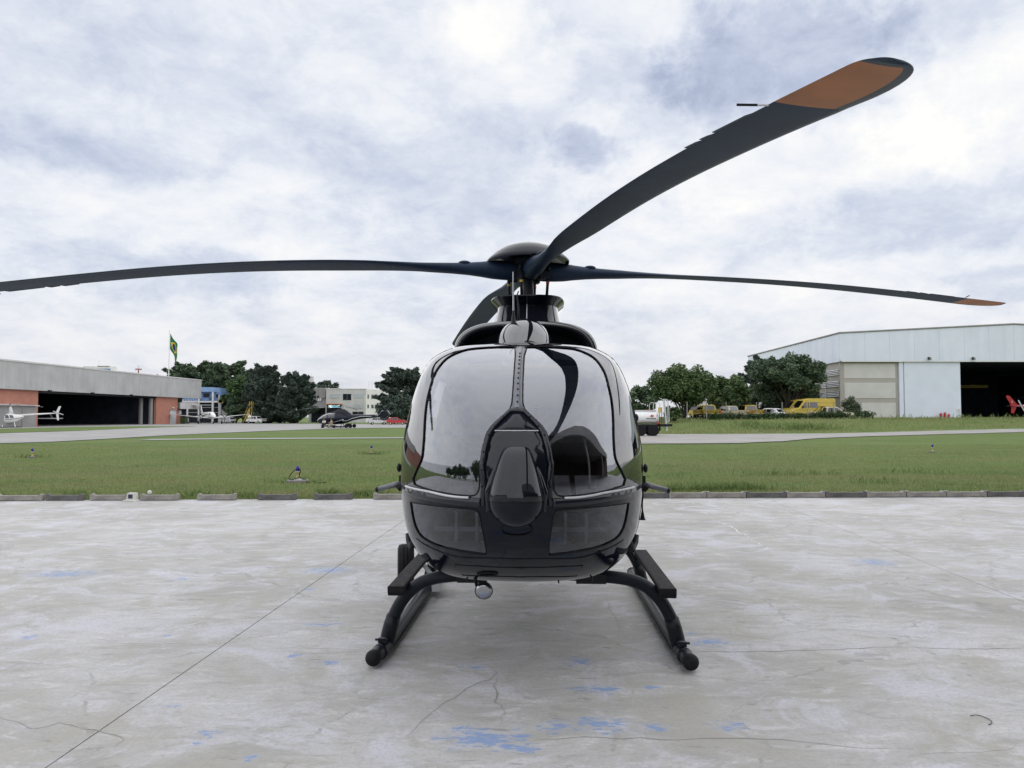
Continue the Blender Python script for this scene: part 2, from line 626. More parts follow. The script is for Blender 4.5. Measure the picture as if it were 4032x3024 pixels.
struct(drape('taxi_path', [(540, 1733.5), (900, 1729.5), (1250, 1727.5), (1720, 1725), (1720, 1721.5), (1250, 1723.5), (900, 1725.5), (600, 1729)], M['path'], 0.004, 2, jag=0.08))
struct(drape('taxiway', [(2350, 1748), (2700, 1747), (2900, 1745), (3080, 1738), (3180, 1729), (3262, 1724), (3420, 1718), (3600, 1713), (3800, 1707), (4032, 1701), (4300, 1695),
                         (4300, 1683), (4032, 1688), (3700, 1696), (3450, 1703), (3250, 1707), (2900, 1709), (2350, 1711)], M['taxi'], 0.012, 1.8, jag=0.1))

struct(drape('rear_apron', None, M['apron'], -.008, 8, [(-140, -70), (140, -70), (140, -20), (-140, -20)]))
# ---- concrete pad
BLUE = [(1294, 2244, 120, 16), (114, 2509, 40, 12), (711, 2278, 30, 8), (1276, 2456, 70, 11), (661, 2502, 26, 5), (1176, 2579, 34, 8), (1285, 2611, 48, 12),
        (684, 2775, 34, 11), (830, 2889, 60, 12), (775, 2921, 40, 16), (980, 2980, 44, 16), (1221, 2319, 26, 6), (1869, 2903, 110, 34), (1996, 2935, 60, 24),
        (3447, 2214, 90, 18), (2800, 2529, 110, 16), (2271, 2602, 70, 18), (2353, 2711, 100, 14), (2572, 2707, 44, 8), (2198, 2857, 60, 22), (2370, 2852, 110, 24),
        (2581, 2862, 50, 12), (2043, 2893, 55, 26), (2057, 2939, 48, 15), (2873, 2857, 80, 22), (1575, 2457, 26, 7), (1940, 2905, 90, 20), (250, 2260, 160, 16), (2720, 2497, 50, 8), (1860, 2625, 60, 14)]


def concrete_pad():
    m = bpy.data.materials.new('worn_concrete')
    m.use_nodes = True
    t = m.node_tree
    b = t.nodes['Principled BSDF']
    o = t.nodes.new('ShaderNodeTexCoord').outputs['Object']
    big = nd(t, 'ShaderNodeTexNoise', Vector=o, Scale=0.55, Detail=7.0, Roughness=0.62, Distortion=0.6)
    mp = nd(t, 'ShaderNodeMapping', Vector=o, Scale=(0.75, 1.9, 1), Rotation=(0, 0, 0.08))
    tro = nd(t, 'ShaderNodeTexNoise', Vector=mp.outputs[0], Scale=3.6, Detail=9.0, Roughness=0.72, Distortion=0.7)
    fine = nd(t, 'ShaderNodeTexNoise', Vector=o, Scale=42.0, Detail=5.0, Roughness=0.7)
    c = ramp(t, big.outputs[0], [(0.30, (0.315, 0.307, 0.290)), (0.46, (0.410, 0.403, 0.390)), (0.64, (0.510, 0.504, 0.512))])
    c = mixc(t, ramp(t, tro.outputs[0], [(0.33, (0.85, 0.85, 0.85)), (0.48, (0, 0, 0))]), c, (0.32, 0.312, 0.288))
    c = mixc(t, ramp(t, tro.outputs[0], [(0.54, (0, 0, 0)), (0.64, (0.55, 0.55, 0.55))]), c, (0.64, 0.63, 0.65))
    hn = nd(t, 'ShaderNodeTexNoise', Vector=vmth(t, 'ADD', o, (31.0, 7.0, 0)), Scale=1.5, Detail=8.0, Roughness=0.72, Distortion=0.8)
    c = mixc(t, ramp(t, hn.outputs[0], [(0.52, (0, 0, 0)), (0.62, (0.7, 0.7, 0.7))]), c, (0.555, 0.55, 0.615))
    c = mixc(t, ramp(t, hn.outputs[0], [(0.37, (0.8, 0.8, 0.8)), (0.47, (0, 0, 0))]), c, (0.375, 0.363, 0.325))
    # dark worn scars
    sc = nd(t, 'ShaderNodeTexNoise', Vector=mp.outputs[0], Scale=3.7, Detail=8.0, Roughness=0.75, Distortion=0.4)
    c = mixc(t, ramp(t, sc.outputs[0], [(0.34, (0.75, 0.75, 0.75)), (0.405, (0, 0, 0))]), c, (0.24, 0.232, 0.215))
    # faint hair cracks
    vo = nd(t, 'ShaderNodeTexVoronoi', {'feature': 'DISTANCE_TO_EDGE'}, Vector=vmth(t, 'ADD', o, vmth(t, 'MULTIPLY', big.outputs['Color'], (1.6, 1.6, 0))), Scale=0.42)
    ck = mth(t, 'MULTIPLY', mth(t, 'LESS_THAN', vo.outputs['Distance'], 0.006), ramp(t, tro.outputs[0], [(0.45, (0, 0, 0)), (0.6, (0.6, 0.6, 0.6))]))
    c = mixc(t, ck, c, (0.22, 0.215, 0.20))
    c = mixc(t, mth(t, 'MULTIPLY', ramp(t, fine.outputs[0], [(0.38, (1, 1, 1)), (0.52, (0, 0, 0))]), 0.40), c, (0.30, 0.295, 0.285))
    # flakes of old blue marking paint
    wn_ = nd(t, 'ShaderNodeTexNoise', Vector=o, Scale=5.0, Detail=3.0)
    ow = vmth(t, 'ADD', o, vmth(t, 'MULTIPLY', vmth(t, 'SUBTRACT', wn_.outputs['Color'], (0.5, 0.5, 0.5)), (0.18, 0.18, 0)))
    dmin = None
    for (px, py, w, h) in BLUE:
        g = G(px, py)
        sxx, syy = w * g.y / FPX, h * g.y ** 2 / (CAMH * FPX)
        q = vmth(t, 'MULTIPLY', vmth(t, 'SUBTRACT', ow, (g.x, g.y, 0)), (1 / sxx, 1 / syy, 0))
        d = vmth(t, 'LENGTH', q, out=1)
        if not (py > 2690 and 1840 < px < 2700):
            d = mth(t, 'ADD', d, 0.30)
        dmin = d if dmin is None else mth(t, 'MINIMUM', dmin, d)
    fl = nd(t, 'ShaderNodeTexNoise', Vector=mp.outputs[0], Scale=13.0, Detail=9.0, Roughness=0.8)
    k = mth(t, 'SUBTRACT', mth(t, 'MULTIPLY_ADD', fl.outputs[0], 2.6, -0.58), mth(t, 'MULTIPLY', dmin, 0.30))
    blue = ramp(t, k, [(0.50, (0, 0, 0)), (0.57, (1, 1, 1))])
    c = mixc(t, mth(t, 'MULTIPLY', blue, 0.72), c, (0.11, 0.24, 0.52))
    halo = mth(t, 'MULTIPLY', mth(t, 'SUBTRACT', 1.7, dmin, clamp=True), 0.16)
    c = mixc(t, halo, c, (0.42, 0.46, 0.60))
    t.links.new(c, b.inputs['Base Color'])
    b.inputs['Roughness'].default_value = 0.72
    b.inputs['Specular IOR Level'].default_value = 0.35
    hsum = mth(t, 'ADD', tro.outputs[0], mth(t, 'MULTIPLY', fine.outputs[0], 0.35))
    bp = nd(t, 'ShaderNodeBump', Strength=0.35, Distance=0.012, Height=hsum)
    t.links.new(bp.outputs[0], b.inputs['Normal'])
    return m


M['pad'] = concrete_pad()
M['joint'] = mat('joint_dirt', (0.17, 0.165, 0.155), 0.9, var=(12, 0.3))
KA, KB = Vector((-9.75, 14.78, 0)), Vector((10.3, 15.55, 0))     # foot of the kerb row
kslope = (KB.y - KA.y) / (KB.x - KA.x)


def kerb_y(x):
    return KA.y + (x - KA.x) * kslope


jl = lambda y: -2.33 + 0.056 * y
jr = lambda y: 3.98 + 0.067 * y
pb = MB()
pb.prism([(-70, -24), (70, -24), (70, kerb_y(70) + 0.2), (-70, kerb_y(-70) + 0.2)], -0.12, -0.012, 'Z')
pad = struct(pb.build('concrete_pad', M['joint']))
GAP = 0.0038
YN = -24


def edge_pts(fn, sgn):
    ytop = 14.9
    return [(fn(YN) + sgn * GAP, YN), (fn(5) + sgn * GAP, 5.0), (fn(ytop) + sgn * GAP, ytop)]


def slab(left, right):
    yl, yr = kerb_y(left[-1][0]) + 0.17, kerb_y(right[-1][0]) + 0.17
    poly = left[:-1] + [(left[-1][0], yl), (right[-1][0], yr)] + right[:-1][::-1]
    poly = [(x, y) for x, y in poly]
    return MB().prism(poly[::-1], -0.015, 0.0, 'Z').build('slab', M['pad'], pad)


slab([(-70, YN), (-70, 14.9)], edge_pts(jl, -1))
slab(edge_pts(jl, 1), edge_pts(jr, -1))
slab(edge_pts(jr, 1), [(70, YN), (70, 14.9)])

# cracks and patched seams wandering over the slabs (narrow worn ribbons)
M['crackd'] = mat('crack_filler', (0.31, 0.305, 0.29), 0.85, var=(8, 0.3))
M['crackw'] = mat('pale_seam', (0.66, 0.655, 0.645), 0.8, var=(6, 0.12))
CR = [('d', 0.010, [(1600, 2900), (1680, 2820), (1760, 2765), (1860, 2700), (1935, 2672), (1950, 2640), (1900, 2610)]),
      ('d', 0.022, [(1945, 2672), (1957, 2735), (1950, 2770), (1983, 2800), (1968, 2850), (1958, 2880)]),
      ('d', 0.009, [(1945, 2672), (2100, 2676), (2250, 2672), (2330, 2676), (2420, 2660), (2440, 2620)]),
      ('d', 0.011, [(2420, 2660), (2560, 2645), (2640, 2630), (2700, 2600)]),
      ('d', 0.008, [(2390, 2340), (2400, 2400), (2430, 2440), (2440, 2500)]),
      ('d', 0.010, [(2550, 2495), (2700, 2490), (2850, 2500), (3000, 2512), (3100, 2530)]),
      ('d', 0.012, [(2560, 2560), (2750, 2565), (2950, 2566), (3250, 2560), (3500, 2548), (3800, 2556), (4100, 2550)]),
      ('d', 0.016, [(2100, 2915), (2300, 2904), (2600, 2908), (2900, 2908), (3150, 2920), (3400, 2945), (3600, 2950)]),
      ('d', 0.009, [(2620, 2262), (3000, 2268), (3300, 2267), (3560, 2272), (3700, 2262), (4100, 2258)]),
      ('d', 0.010, [(3600, 2970), (3850, 2960), (3990, 2945), (3975, 2915), (3900, 2890)]),
      ('d', 0.012, [(-50, 2820), (60, 2838), (130, 2870), (230, 2850), (330, 2868), (480, 2905), (450, 2945)]),
      ('d', 0.008, [(620, 2290), (900, 2278), (1150, 2276), (1320, 2286), (1390, 2310)]),
      ('w', 0.020, [(160, 2526), (350, 2512), (520, 2535), (760, 2533), (950, 2556), (1160, 2552), (1400, 2556), (1480, 2545)]),
      ('w', 0.018, [(480, 2470), (640, 2482), (800, 2450), (980, 2430), (1150, 2400), (1330, 2340)]),
      ('w', 0.040, [(2720, 1975), (2800, 2040), (2880, 2075), (2950, 2120), (3050, 2180)]),
      ('w', 0.012, [(1620, 2510), (1800, 2505), (2000, 2503)]), ('w', 0.014, [(1380, 2480), (1500, 2474)])]
for n_, (kd, wd, pl) in enumerate(CR):
    r2 = random.Random(n_)
    g = [tuple(G(*p)[:2]) for p in pl]
    g = dense(catmull(g, 4), 0.05, False)
    n = len(g)
    V, F = [], []
    for i, p in enumerate(g):
        a, b = np.array(g[max(i - 1, 0)]), np.array(g[min(i + 1, n - 1)])
        tn = (b - a) / (np.linalg.norm(b - a) + 1e-9)
        nn = np.array((-tn[1], tn[0]))
        fade = min(1, i / 6, (n - 1 - i) / 6)
        c = np.array(p) + nn * r2.gauss(0, wd * 0.5)
        gate_ = max(0.0, 0.55 + 0.5 * math.sin(i * 0.19 + n_) + 0.45 * math.sin(i * 0.071 + 2 * n_))
        w = 0.62 * gate_ * wd * fade * r2.uniform(0.25, 1.0) * 0.5 + 0.0008
        V += [(*(c - nn * w), 0.0015), (*(c + nn * w), 0.0015)]
    F = [(2 * i, 2 * i + 1, 2 * i + 3, 2 * i + 2) for i in range(n - 1)]
    fastmesh('crack' if kd == 'd' else 'seam', V, F, M['crackd'] if kd == 'd' else M['crackw'], pad)

# ---- kerb blocks along the pad edge
M['kerb'] = mat('kerb_concrete', (0.27, 0.255, 0.235), 0.9, var=(7, 0.3), bump=(30, 0.5))
M['kerbd'] = mat('kerb_concrete_stained', (0.125, 0.120, 0.118), 0.9, var=(7, 0.35), bump=(30, 0.5))


def kerb_mesh(L, h=0.125, d=0.11):
    b = MB()
    x = L / 2
    prof = [(-x, 0), (-x + 0.02, 0.0), (-x + 0.09, 0.012), (x - 0.09, 0.012), (x - 0.02, 0), (x, 0), (x, h), (x - 0.045, h + 0.006), (x - 0.075, h - 0.022), (-x + 0.075, h - 0.022), (-x + 0.045, h + 0.006), (-x, h)]
    b.prism(prof, -d / 2, d / 2, 'Y')
    return b


kerb_px = [(-10, 175, 'k'), (186, 332, 'd'), (360, 512, 'k'), (560, 708, 'k'), (784, 934, 'k'), (1021, 1170, 'd'), (1238, 1388, 'd'), (1472, 1622, 'k'),
           (-250, -90, 'k'), (-500, -340, 'd'), (1640, 1790, 'k'), (1830, 1985, 'k'), (2020, 2170, 'd'), (2180, 2330, 'k'), (2340, 2480, 'k')]
kerb_px += [(2485, 2628, 'd'), (2631, 2778, 'k'), (2781, 2932, 'k'), (2935, 3090, 'd'), (3093, 3243, 'k'), (3246, 3403, 'd'), (3406, 3561, 'k'), (3564, 3717, 'k'), (3720, 3877, 'k'), (3880, 4030, 'd'), (4034, 4190, 'k'), (4194, 4350, 'k')]
for i, (a, b, kd) in enumerate(kerb_px):
    def kx(px):
        s = (px - CX) / FPX
        return (KA.y - KA.x * kslope) * s / (1 - kslope * s)
    xa, xb = kx(a), kx(b)
    o = kerb_mesh(xb - xa).build('kerb_block', M['kerb' if kd == 'k' else 'kerbd'])
    xm = (xa + xb) / 2
    jit = rng.uniform(-0.03, 0.03) if b < 2000 else rng.uniform(-0.006, 0.006)
    o.location = (xm, kerb_y(xm) + 0.06 + jit, 0.0)
    o.rotation_euler = (0, 0, math.atan(kslope) + (rng.uniform(-0.03, 0.03) if b < 2000 else rng.uniform(-0.008, 0.008)))
    bevel(o, 0.008, 2)
    if b < 2000:
        tag(o, 'pale grey concrete kerb block set with gaps along pad edge' if kd == 'k' else 'stained dark concrete kerb block set with gaps along pad edge', 'kerb',
            'spaced pale kerb blocks' if kd == 'k' else 'spaced stained kerb blocks')
    else:
        tag(o, 'pale grey concrete kerb block butted in the closed kerb row' if kd == 'k' else 'stained dark concrete kerb block butted in the closed kerb row', 'kerb',
            'closed row pale kerb blocks' if kd == 'k' else 'closed row stained kerb blocks')

# ---- grass blades
M['blades'] = foliage('grass_blades', (0.140, 0.205, 0.066), (0.335, 0.360, 0.160), 0.30, 0.7, dry=(0.300, 0.275, 0.135))
M['tuft'] = foliage('grass_tufts', (0.105, 0.170, 0.052), (0.240, 0.300, 0.110), 1.5, 0.7)


def blades(name, P, hmin, hmax, w, m_, seed, lean=0.5, parent=None):
    r = np.random.default_rng(seed)
    n = len(P)
    h = r.uniform(hmin, hmax, n)
    a = r.uniform(0, 2 * np.pi, n)
    ln = r.uniform(0.1, lean, n) * h
    dx, dy = np.cos(a), np.sin(a)
    b2 = r.uniform(0, 2 * np.pi, n)
    wx, wy = np.cos(b2) * w / 2, np.sin(b2) * w / 2
    base = np.asarray(P)
    V = np.empty((n, 4, 3))
    V[:, 0] = base + np.c_[-wx, -wy, np.zeros(n)]
    V[:, 1] = base + np.c_[wx, wy, np.zeros(n)]
    V[:, 2] = base + np.c_[wx * 0.7 + dx * ln * 0.4, wy * 0.7 + dy * ln * 0.4, h * 0.6]
    V[:, 3] = base + np.c_[dx * ln, dy * ln, h]
    i = np.arange(n)[:, None] * 4
    F = np.concatenate([i + [0, 1, 2], i + [0, 2, 3]])
    o = fastmesh(name, V.reshape(-1, 3), F, m_, parent)
    o['kind'] = 'stuff'
    return o


g_ = np.random.default_rng(5)
pts = []
N = 250000
yy = 15.1 + 30 * g_.random(N) ** 1.7
half = 0.95 * yy + 2.0
xx = (g_.random(N) * 2 - 1) * half
ok = yy > 15.02 + (xx - KA.x) * kslope + KA.y - 14.9 + 0.05
xx, yy = xx[ok], yy[ok]
P = np.c_[xx, yy, np.full(len(xx), -0.03)]
blades('mown_grass', P, 0.025, 0.065, 0.014, M['blades'], 1)
# long tufts at the kerb, round the lamps and on the bank
tp = []
for (px, py, wpx, n, hh) in [(1300, 1955, 60, 0, 0)]:
    pass
for i in range(2600):
    x = g_.uniform(-10.5, 11)
    d = abs(g_.normal(0, 0.12)) + 0.13
    if g_.random() < 0.5 or (x < -2):
        tp.append((x, kerb_y(x) + d, -0.03))
for (px, py, s, n) in [(2880, 1925, 1.1, 900), (2800, 1930, 0.7, 500), (1290, 1950, 0.35, 260), (760, 1955, 0.35, 220), (1440, 1955, 0.45, 380), (300, 1955, 0.4, 160), (960, 1955, 0.3, 160), (3120, 1870, 1.8, 260), (3500, 1900, 1.3, 120), (3600, 1860, 1.3, 120), (2650, 1930, 0.3, 150)]:
    g0 = G(px, py)
    for k in range(n):
        x, y = g0.x + g_.normal(0, s * 0.5), g0.y + abs(g_.normal(0, s * 0.28))
        tp.append((x, max(y, kerb_y(x) + 0.14), -0.03))
blades('grass_tufts', tp, 0.06, 0.20, 0.014, M['tuft'], 2, 0.7)
fe = sorted([tuple(T(*q)[:2]) for q in ((2350, 1710), (2900, 1708), (3250, 1706), (3450, 1702), (3700, 1695), (4032, 1687), (4300, 1682))])
fex, fey = [q[0] for q in fe], [q[1] for q in fe]
far_edge = lambda x: float(np.interp(x, fex, fey)) + 1.0
bp_ = []
for i in range(26000):
    y = g_.uniform(66, 103.5)
    x = g_.uniform(6, 0.70 * y)
    z = H(x, y)
    if y > far_edge(x) and x > 9:
        bp_.append((x, y, z - 0.03))
blades('bank_grass', bp_, 0.10, 0.34, 0.05, M['blades'], 3, 0.6)
wp = []
for (px, py, s, n) in [(3180, 1690, 1.4, 300), (2955, 1678, 1.0, 160), (3090, 1690, 2.6, 500), (3600, 1652, 3, 90), (3900, 1650, 4, 120)]:
    g0 = T(px, py)
    for k in range(n):
        x, y = g0.x + g_.normal(0, s), g0.y + g_.normal(0, s * 0.5)
        if y > far_edge(x) or y < 66:
            wp.append((x, y, H(x, y) - 0.03))
blades('tall_weeds', wp, 0.25, 0.85, 0.05, M['tuft'], 4, 0.7)


# ================================================================== MAIN HELICOPTER
NOSE = Vector((0.022, 4.1, 0.0))
YAW = math.atan((0.151 - 0.022) / 3.1)
heli = thing('helicopter', 'glossy black helicopter on skids with four-blade rotor, parked on the concrete pad', 'helicopter', NOSE, -YAW)
cy_, sy_ = math.cos(YAW), math.sin(YAW)


def tolocal(p):
    d = Vector(p) - NOSE
    return Vector((d.x * cy_ - d.y * sy_, d.x * sy_ + d.y * cy_, d.z))


CZ = 1.22
SECT = [(0, .52), (.20, .526), (.39, .547), (.518, .583), (.60, .635), (.662, .70), (.714, .780), (.757, .911), (.777, 1.067), (.785, 1.204), (.776, 1.43), (.747, 1.61), (.707, 1.79), (.648, 1.94), (.575, 2.022), (.426, 2.085), (.2, 2.110), (0, 2.116)]
_s = catmull([(-SECT[1][0], SECT[1][1])] + SECT + [(-SECT[-2][0], SECT[-2][1])], 8)
_ph = np.array([math.atan2(z - CZ, max(x, -1e9)) for x, z in _s])
_rr = np.array([math.hypot(x, z - CZ) for x, z in _s])
_k = [i for i, (x, z) in enumerate(_s) if x >= -1e-6]
_ph, _rr = _ph[_k], _rr[_k]
_o = np.argsort(_ph)
_ph, _rr = _ph[_o], _rr[_o]


def Rphi(ph):
    ph = math.atan2(math.sin(ph), abs(math.cos(ph)))
    return float(np.interp(ph, _ph, _rr))


def Lphi(ph):
    s = math.sin(ph)
    return 1.06 + (0.30 * s * s if s > 0 else 0.20 * s * s)


def surf(u, v, off=0.0):
    """parameter plane -> point on the fuselage skin (local), pushed out by off"""
    def P(u, v):
        a = math.hypot(u, v)
        ph = math.atan2(v, u) if a > 1e-9 else 0.0
        Rr, L = Rphi(ph), Lphi(ph)
        if a <= math.pi / 2:
            rho, s = math.sin(a), L * (1 - math.cos(a))
        else:
            rho, s = 1.0, L + (a - math.pi / 2)
        return Vector((rho * Rr * math.cos(ph), s, CZ + rho * Rr * math.sin(ph)))
    p = P(u, v)
    if off:
        e = 0.02
        n = (P(u + e, v) - P(u - e, v)).cross(P(u, v + e) - P(u, v - e))
        if n.length > 1e-9:
            n.normalize()
            c = p - Vector((0, 1.6, CZ))
            if n.dot(c) < 0:
                n = -n
            p = p + n * off
    return p


def hit(px, py):
    """pixel -> parameter-plane point where the view ray meets the nose skin (left or right half)"""
    for k in range(60):
        d = ray(px, py)
        lo = None
        for i in range(260):
            Y = 3.9 + i * 0.006
            q = tolocal(Vector((0, 0, CAMH)) + d * (Y / d.y))
            ph = math.atan2(q.z - CZ, q.x)
            rho = math.hypot(q.x, q.z - CZ) / Rphi(ph)
            if rho < 0.9995:
                a = math.asin(rho)
                if q.y >= Lphi(ph) * (1 - math.cos(a)):
                    return (a * math.cos(ph), a * math.sin(ph))
        px += (2050 - px) * 0.012
        py += (1850 - py) * 0.006
    return (0, 0)


def hits(pl, k=5, close=False):
    return catmull([hit(*p) for p in pl], k, close)


def mir(pl):
    return [(-u, v) for u, v in pl][::-1]


def panel(name, outer, holes, m_, off=0.0, step=0.06, parent=None, thick=0.0):
    P, F = fill2d(outer, holes, step)
    V = [surf(u, v, off) for u, v in P]
    b = MB()
    b.add(V, F)
    o = b.build(name, m_, parent or heli, smooth=True)
    if thick:
        md = o.modifiers.new('solid', 'SOLIDIFY')
        md.thickness = thick
        md.offset = -1
        # make thickness point inwards whatever the winding
        me = o.data
        c = Vector((0, 1.6, CZ))
        if sum((p.normal.dot(p.center - c) for p in me.polygons)) < 0:
            me.flip_normals()
    else:
        me = o.data
        c = Vector((0, 1.6, CZ))
        if sum((p.normal.dot(p.center - c) for p in me.polygons)) < 0:
            me.flip_normals()
    return o


def bead(name, pl, r, m_, off=0.0, close=True, parent=None, n=6):
    pts = [surf(u, v, off) for u, v in pl]
    if close:
        pts = pts + [pts[0]]
    return MB().tube(pts, r, n).build(name, m_, parent or heli, smooth=True)


# window outlines, read from the photograph on the left half and mirrored
W = hits([(2028, 1366), (1990, 1366), (1930, 1367), (1853, 1373), (1800, 1388), (1757, 1412), (1722, 1452), (1696, 1515), (1680, 1580), (1671, 1660), (1667, 1743), (1660, 1802), (1640, 1850), (1626, 1885)], 4)
W += hits([(1632, 1908), (1690, 1929), (1744, 1941), (1800, 1949), (1850, 1953)], 3)
W += hits([(1872, 1949), (1885, 1930), (1888, 1900), (1890, 1850), (1895, 1800), (1904, 1750), (1918, 1704), (1945, 1668), (1980, 1636), (2006, 1612), (2016, 1585)], 4)
W += hits([(2018, 1560), (2022, 1500), (2026, 1440), (2029, 1400)], 3)
Lw = hits([(1616, 1976), (1670, 1986), (1744, 1995), (1810, 2001), (1855, 2004)], 3)
Lw += hits([(1878, 2010), (1889, 2030), (1897, 2075), (1908, 2130), (1916, 2180)], 3)
Lw += hits([(1906, 2185), (1860, 2178), (1800, 2168), (1740, 2154), (1690, 2134), (1655, 2108), (1634, 2070), (1622, 2020)], 3)


def hull_ring(a_, n=120, ph0=0.0):
    return [(a_ * math.cos(2 * math.pi * k / n + ph0), a_ * math.sin(2 * math.pi * k / n + ph0)) for k in range(n)]


vs_ = (min(q[1] for q in W) + max(q[1] for q in Lw)) / 2      # split line under the belt rail
a0_ = math.asin(vs_ / (math.pi / 2))
up_ = [(math.pi / 2 * math.cos(a0_ + (math.pi - 2 * a0_) * k / 80), math.pi / 2 * math.sin(a0_ + (math.pi - 2 * a0_) * k / 80)) for k in range(81)]
lo_ = [(math.pi / 2 * math.cos(math.pi - a0_ + (math.pi + 2 * a0_) * k / 80), math.pi / 2 * math.sin(math.pi - a0_ + (math.pi + 2 * a0_) * k / 80)) for k in range(81)]
up_ += [(-up_[0][0] + 2 * up_[0][0] * k / 40, vs_) for k in range(1, 40)]
lo_ += [(up_[0][0] - 2 * up_[0][0] * k / 40, vs_) for k in range(1, 40)]
panel('upper_nose_shell', up_, [W, mir(W)], M['paint2'], 0, 0.065)
panel('lower_nose_shell', lo_, [Lw, mir(Lw)], M['paint'], 0, 0.065)
for nm, pl, mm, of in (('windshield', W, 'ws', -0.004), ('chin_window', Lw, 'ws_low', -0.004)):
    for sgn in (0, 1):
        q = mir(pl) if sgn else pl
        g = panel(nm, q, [], M[mm], of, 0.06)
        bead('window_seal', q, 0.0042 if nm == 'windshield' else 0.0035, M['rubber'], 0.001, True, g)
# belt rail between upper and lower glass
BRu = [(1612, 1915), (1690, 1935), (1744, 1948), (1800, 1956), (1850, 1960), (1892, 1962)]
BRl = [(1892, 1995), (1850, 1993), (1800, 1989), (1744, 1981), (1690, 1970), (1614, 1952)]
BR = hits(BRu, 4) + hits(BRl, 4)
for q in (BR, mir(BR)):
    o = panel('belt_rail', q, [], M['trim'], 0.012, 0.05, thick=0.012)
lipu = hits([(1605, 1914), (1690, 1934), (1744, 1946), (1800, 1955), (1850, 1958)], 4)
for q in (lipu, mir(lipu)):
    bead('belt_lip', q, 0.007, M['alu'], 0.012, False)
# central strip, arch and nose panels
ST = hits([(2034, 1368), (2030, 1450), (2024, 1560), (2020, 1590), (2006, 1616)], 4)
stc = ST + mir(ST)
strip = panel('centre_strip', stc, [], M['strip'], 0.007, 0.05, thick=0.005)
for i in range(11):
    t_ = i / 10
    v_ = ST[2][1] + (ST[-6][1] - ST[2][1]) * t_
    p = surf(0, v_, 0.0085)
    MB().ell(p, (0.006, 0.004, 0.006), 8, 4).build('rivet', M['satin'], strip, smooth=True)
ARo = hits([(2006, 1612), (1980, 1636), (1945, 1668), (1918, 1704), (1904, 1750), (1895, 1800), (1890, 1850), (1889, 1992)], 4)
ARi = hits([(2012, 1624), (1990, 1644), (1962, 1672), (1938, 1706), (1923, 1752), (1914, 1802), (1909, 1850), (1908, 1992)], 4)
ao = ARo[::-1] + [(0, ARo[0][1] + 0.012)] + mir(ARo)[::-1]
ai = ARi[::-1] + [(0, ARi[0][1] + 0.006)] + mir(ARi)[::-1]
arch = panel('arch_trim', ao + ai[::-1], [], M['trim'], 0.008, 0.05, thick=0.008)
for q in [(1926, 1715), (1906, 1780), (1900, 1850), (1899, 1915), (1950, 1680), (1985, 1645)]:
    u, v = hit(*q)
    for s in (-1, 1):
        MB().ell(surf(s * u, v, 0.010), (0.006, 0.004, 0.006), 8, 4).build('screw', M['satin'], arch, smooth=True)
np_ = ARi[::-1] + [(0, ARi[0][1] + 0.006)] + mir(ARi)[::-1]
panel('nose_panel', np_, [], M['paint3'], 0.003, 0.05, thick=0.002)
TR = hits([(2018, 1626), (1992, 1650), (1966, 1676), (1948, 1697)], 4)
TB = hits([(1948, 1697), (1975, 1697), (2005, 1697), (2034, 1697)], 3)
panel('access_cover', TR + TB[1:] + mir(TB)[1:-1] + mir(TR), [], M['trim'], 0.004, 0.05, thick=0.004)
bead('panel_seam', TB + mir(TB), 0.0035, M['alu'], 0.004, False)
# belly access panel seam, drain oval
BP = hits([(1792, 2222), (1870, 2228), (1960, 2233), (2064, 2236)], 4)
BPb = hits([(1822, 2264), (1900, 2268), (2064, 2272)], 3)
bead('belly_panel_seam', BPb[::-1] + BP + mir(BP)[1:] + mir(BPb)[::-1], 0.0035, M['rubber'], 0.0, False)
bead('chin_seam', (lambda q: q + mir(q)[1:])(hits([(1640, 2120), (1700, 2158), (1760, 2182), (1850, 2196), (2000, 2200), (2064, 2200)], 4)), 0.0035, M['rubber'], 0.0, False)
oc = hit(1921, 2258)
bead('drain_ring', [(oc[0] + 0.085 * math.cos(t * math.pi / 12), oc[1] + 0.035 * math.sin(t * math.pi / 12)) for t in range(24)], 0.007, M['rubber'], 0.002)
rc = hit(2034, 2085)
bead('nose_ring', [(0.115 * math.cos(t * math.pi / 12), rc[1] + 0.015 + 0.065 * math.sin(t * math.pi / 12)) for t in range(24)], 0.006, M['rubber'], 0.003)

# nose fairing: hooded bulge above a round sensor ball
ctr = Vector((0, 0.02, 1.165))
rings = []
for i in range(13):
    t_ = i / 12
    z = 1.445 - 0.28 * t_
    r_ = 0.055 + 0.095 * t_ ** 0.62
    yb = 1.36 * (1 - math.sqrt(1 - ((z - CZ) / .896) ** 2)) + 0.015   # root on the skin
    yf = yb - (0.02 + 0.150 * t_ ** 0.62)       # how far the hood stands forward
    if i == 12:
        yf = ctr.y - 0.150
    ring = []
    for k in range(25):
        a = math.pi * k / 24
        e = 0.72
        cx__, sx__ = math.cos(a), math.sin(a)
        ring.append(Vector((r_ * (abs(cx__) ** e) * (1 if cx__ > 0 else -1), yb - (yb - yf) * (sx__ ** e), z)))
    rings.append(ring)
hood = MB()
hood.loft(rings, False, close=False)
top = rings[0]
hood.add(top, [tuple(range(len(top)))])
fair = hood.build('nose_fairing', M['paint3'], heli, smooth=True, angle=50)
ball = MB()
prof = []
for i in range(13):
    a = math.pi / 2 * i / 12
    prof.append((0.152 * math.cos(a) if i < 12 else 0.004, -0.152 * math.sin(a) * 0.95))
ball.lathe([(0.148, 0.012), (0.152, 0.006)] + prof, (0, ctr.y, ctr.z - 0.004), 'Z', 36)
ball.build('sensor_ball', M['paint'], heli, smooth=True)
MB().lathe([(0.1535, -0.004), (0.1545, 0.0), (0.1535, 0.004)], (0, ctr.y, ctr.z), 'Z', 36, cap=False).build('ball_seam', M['rubber'], fair, smooth=True)
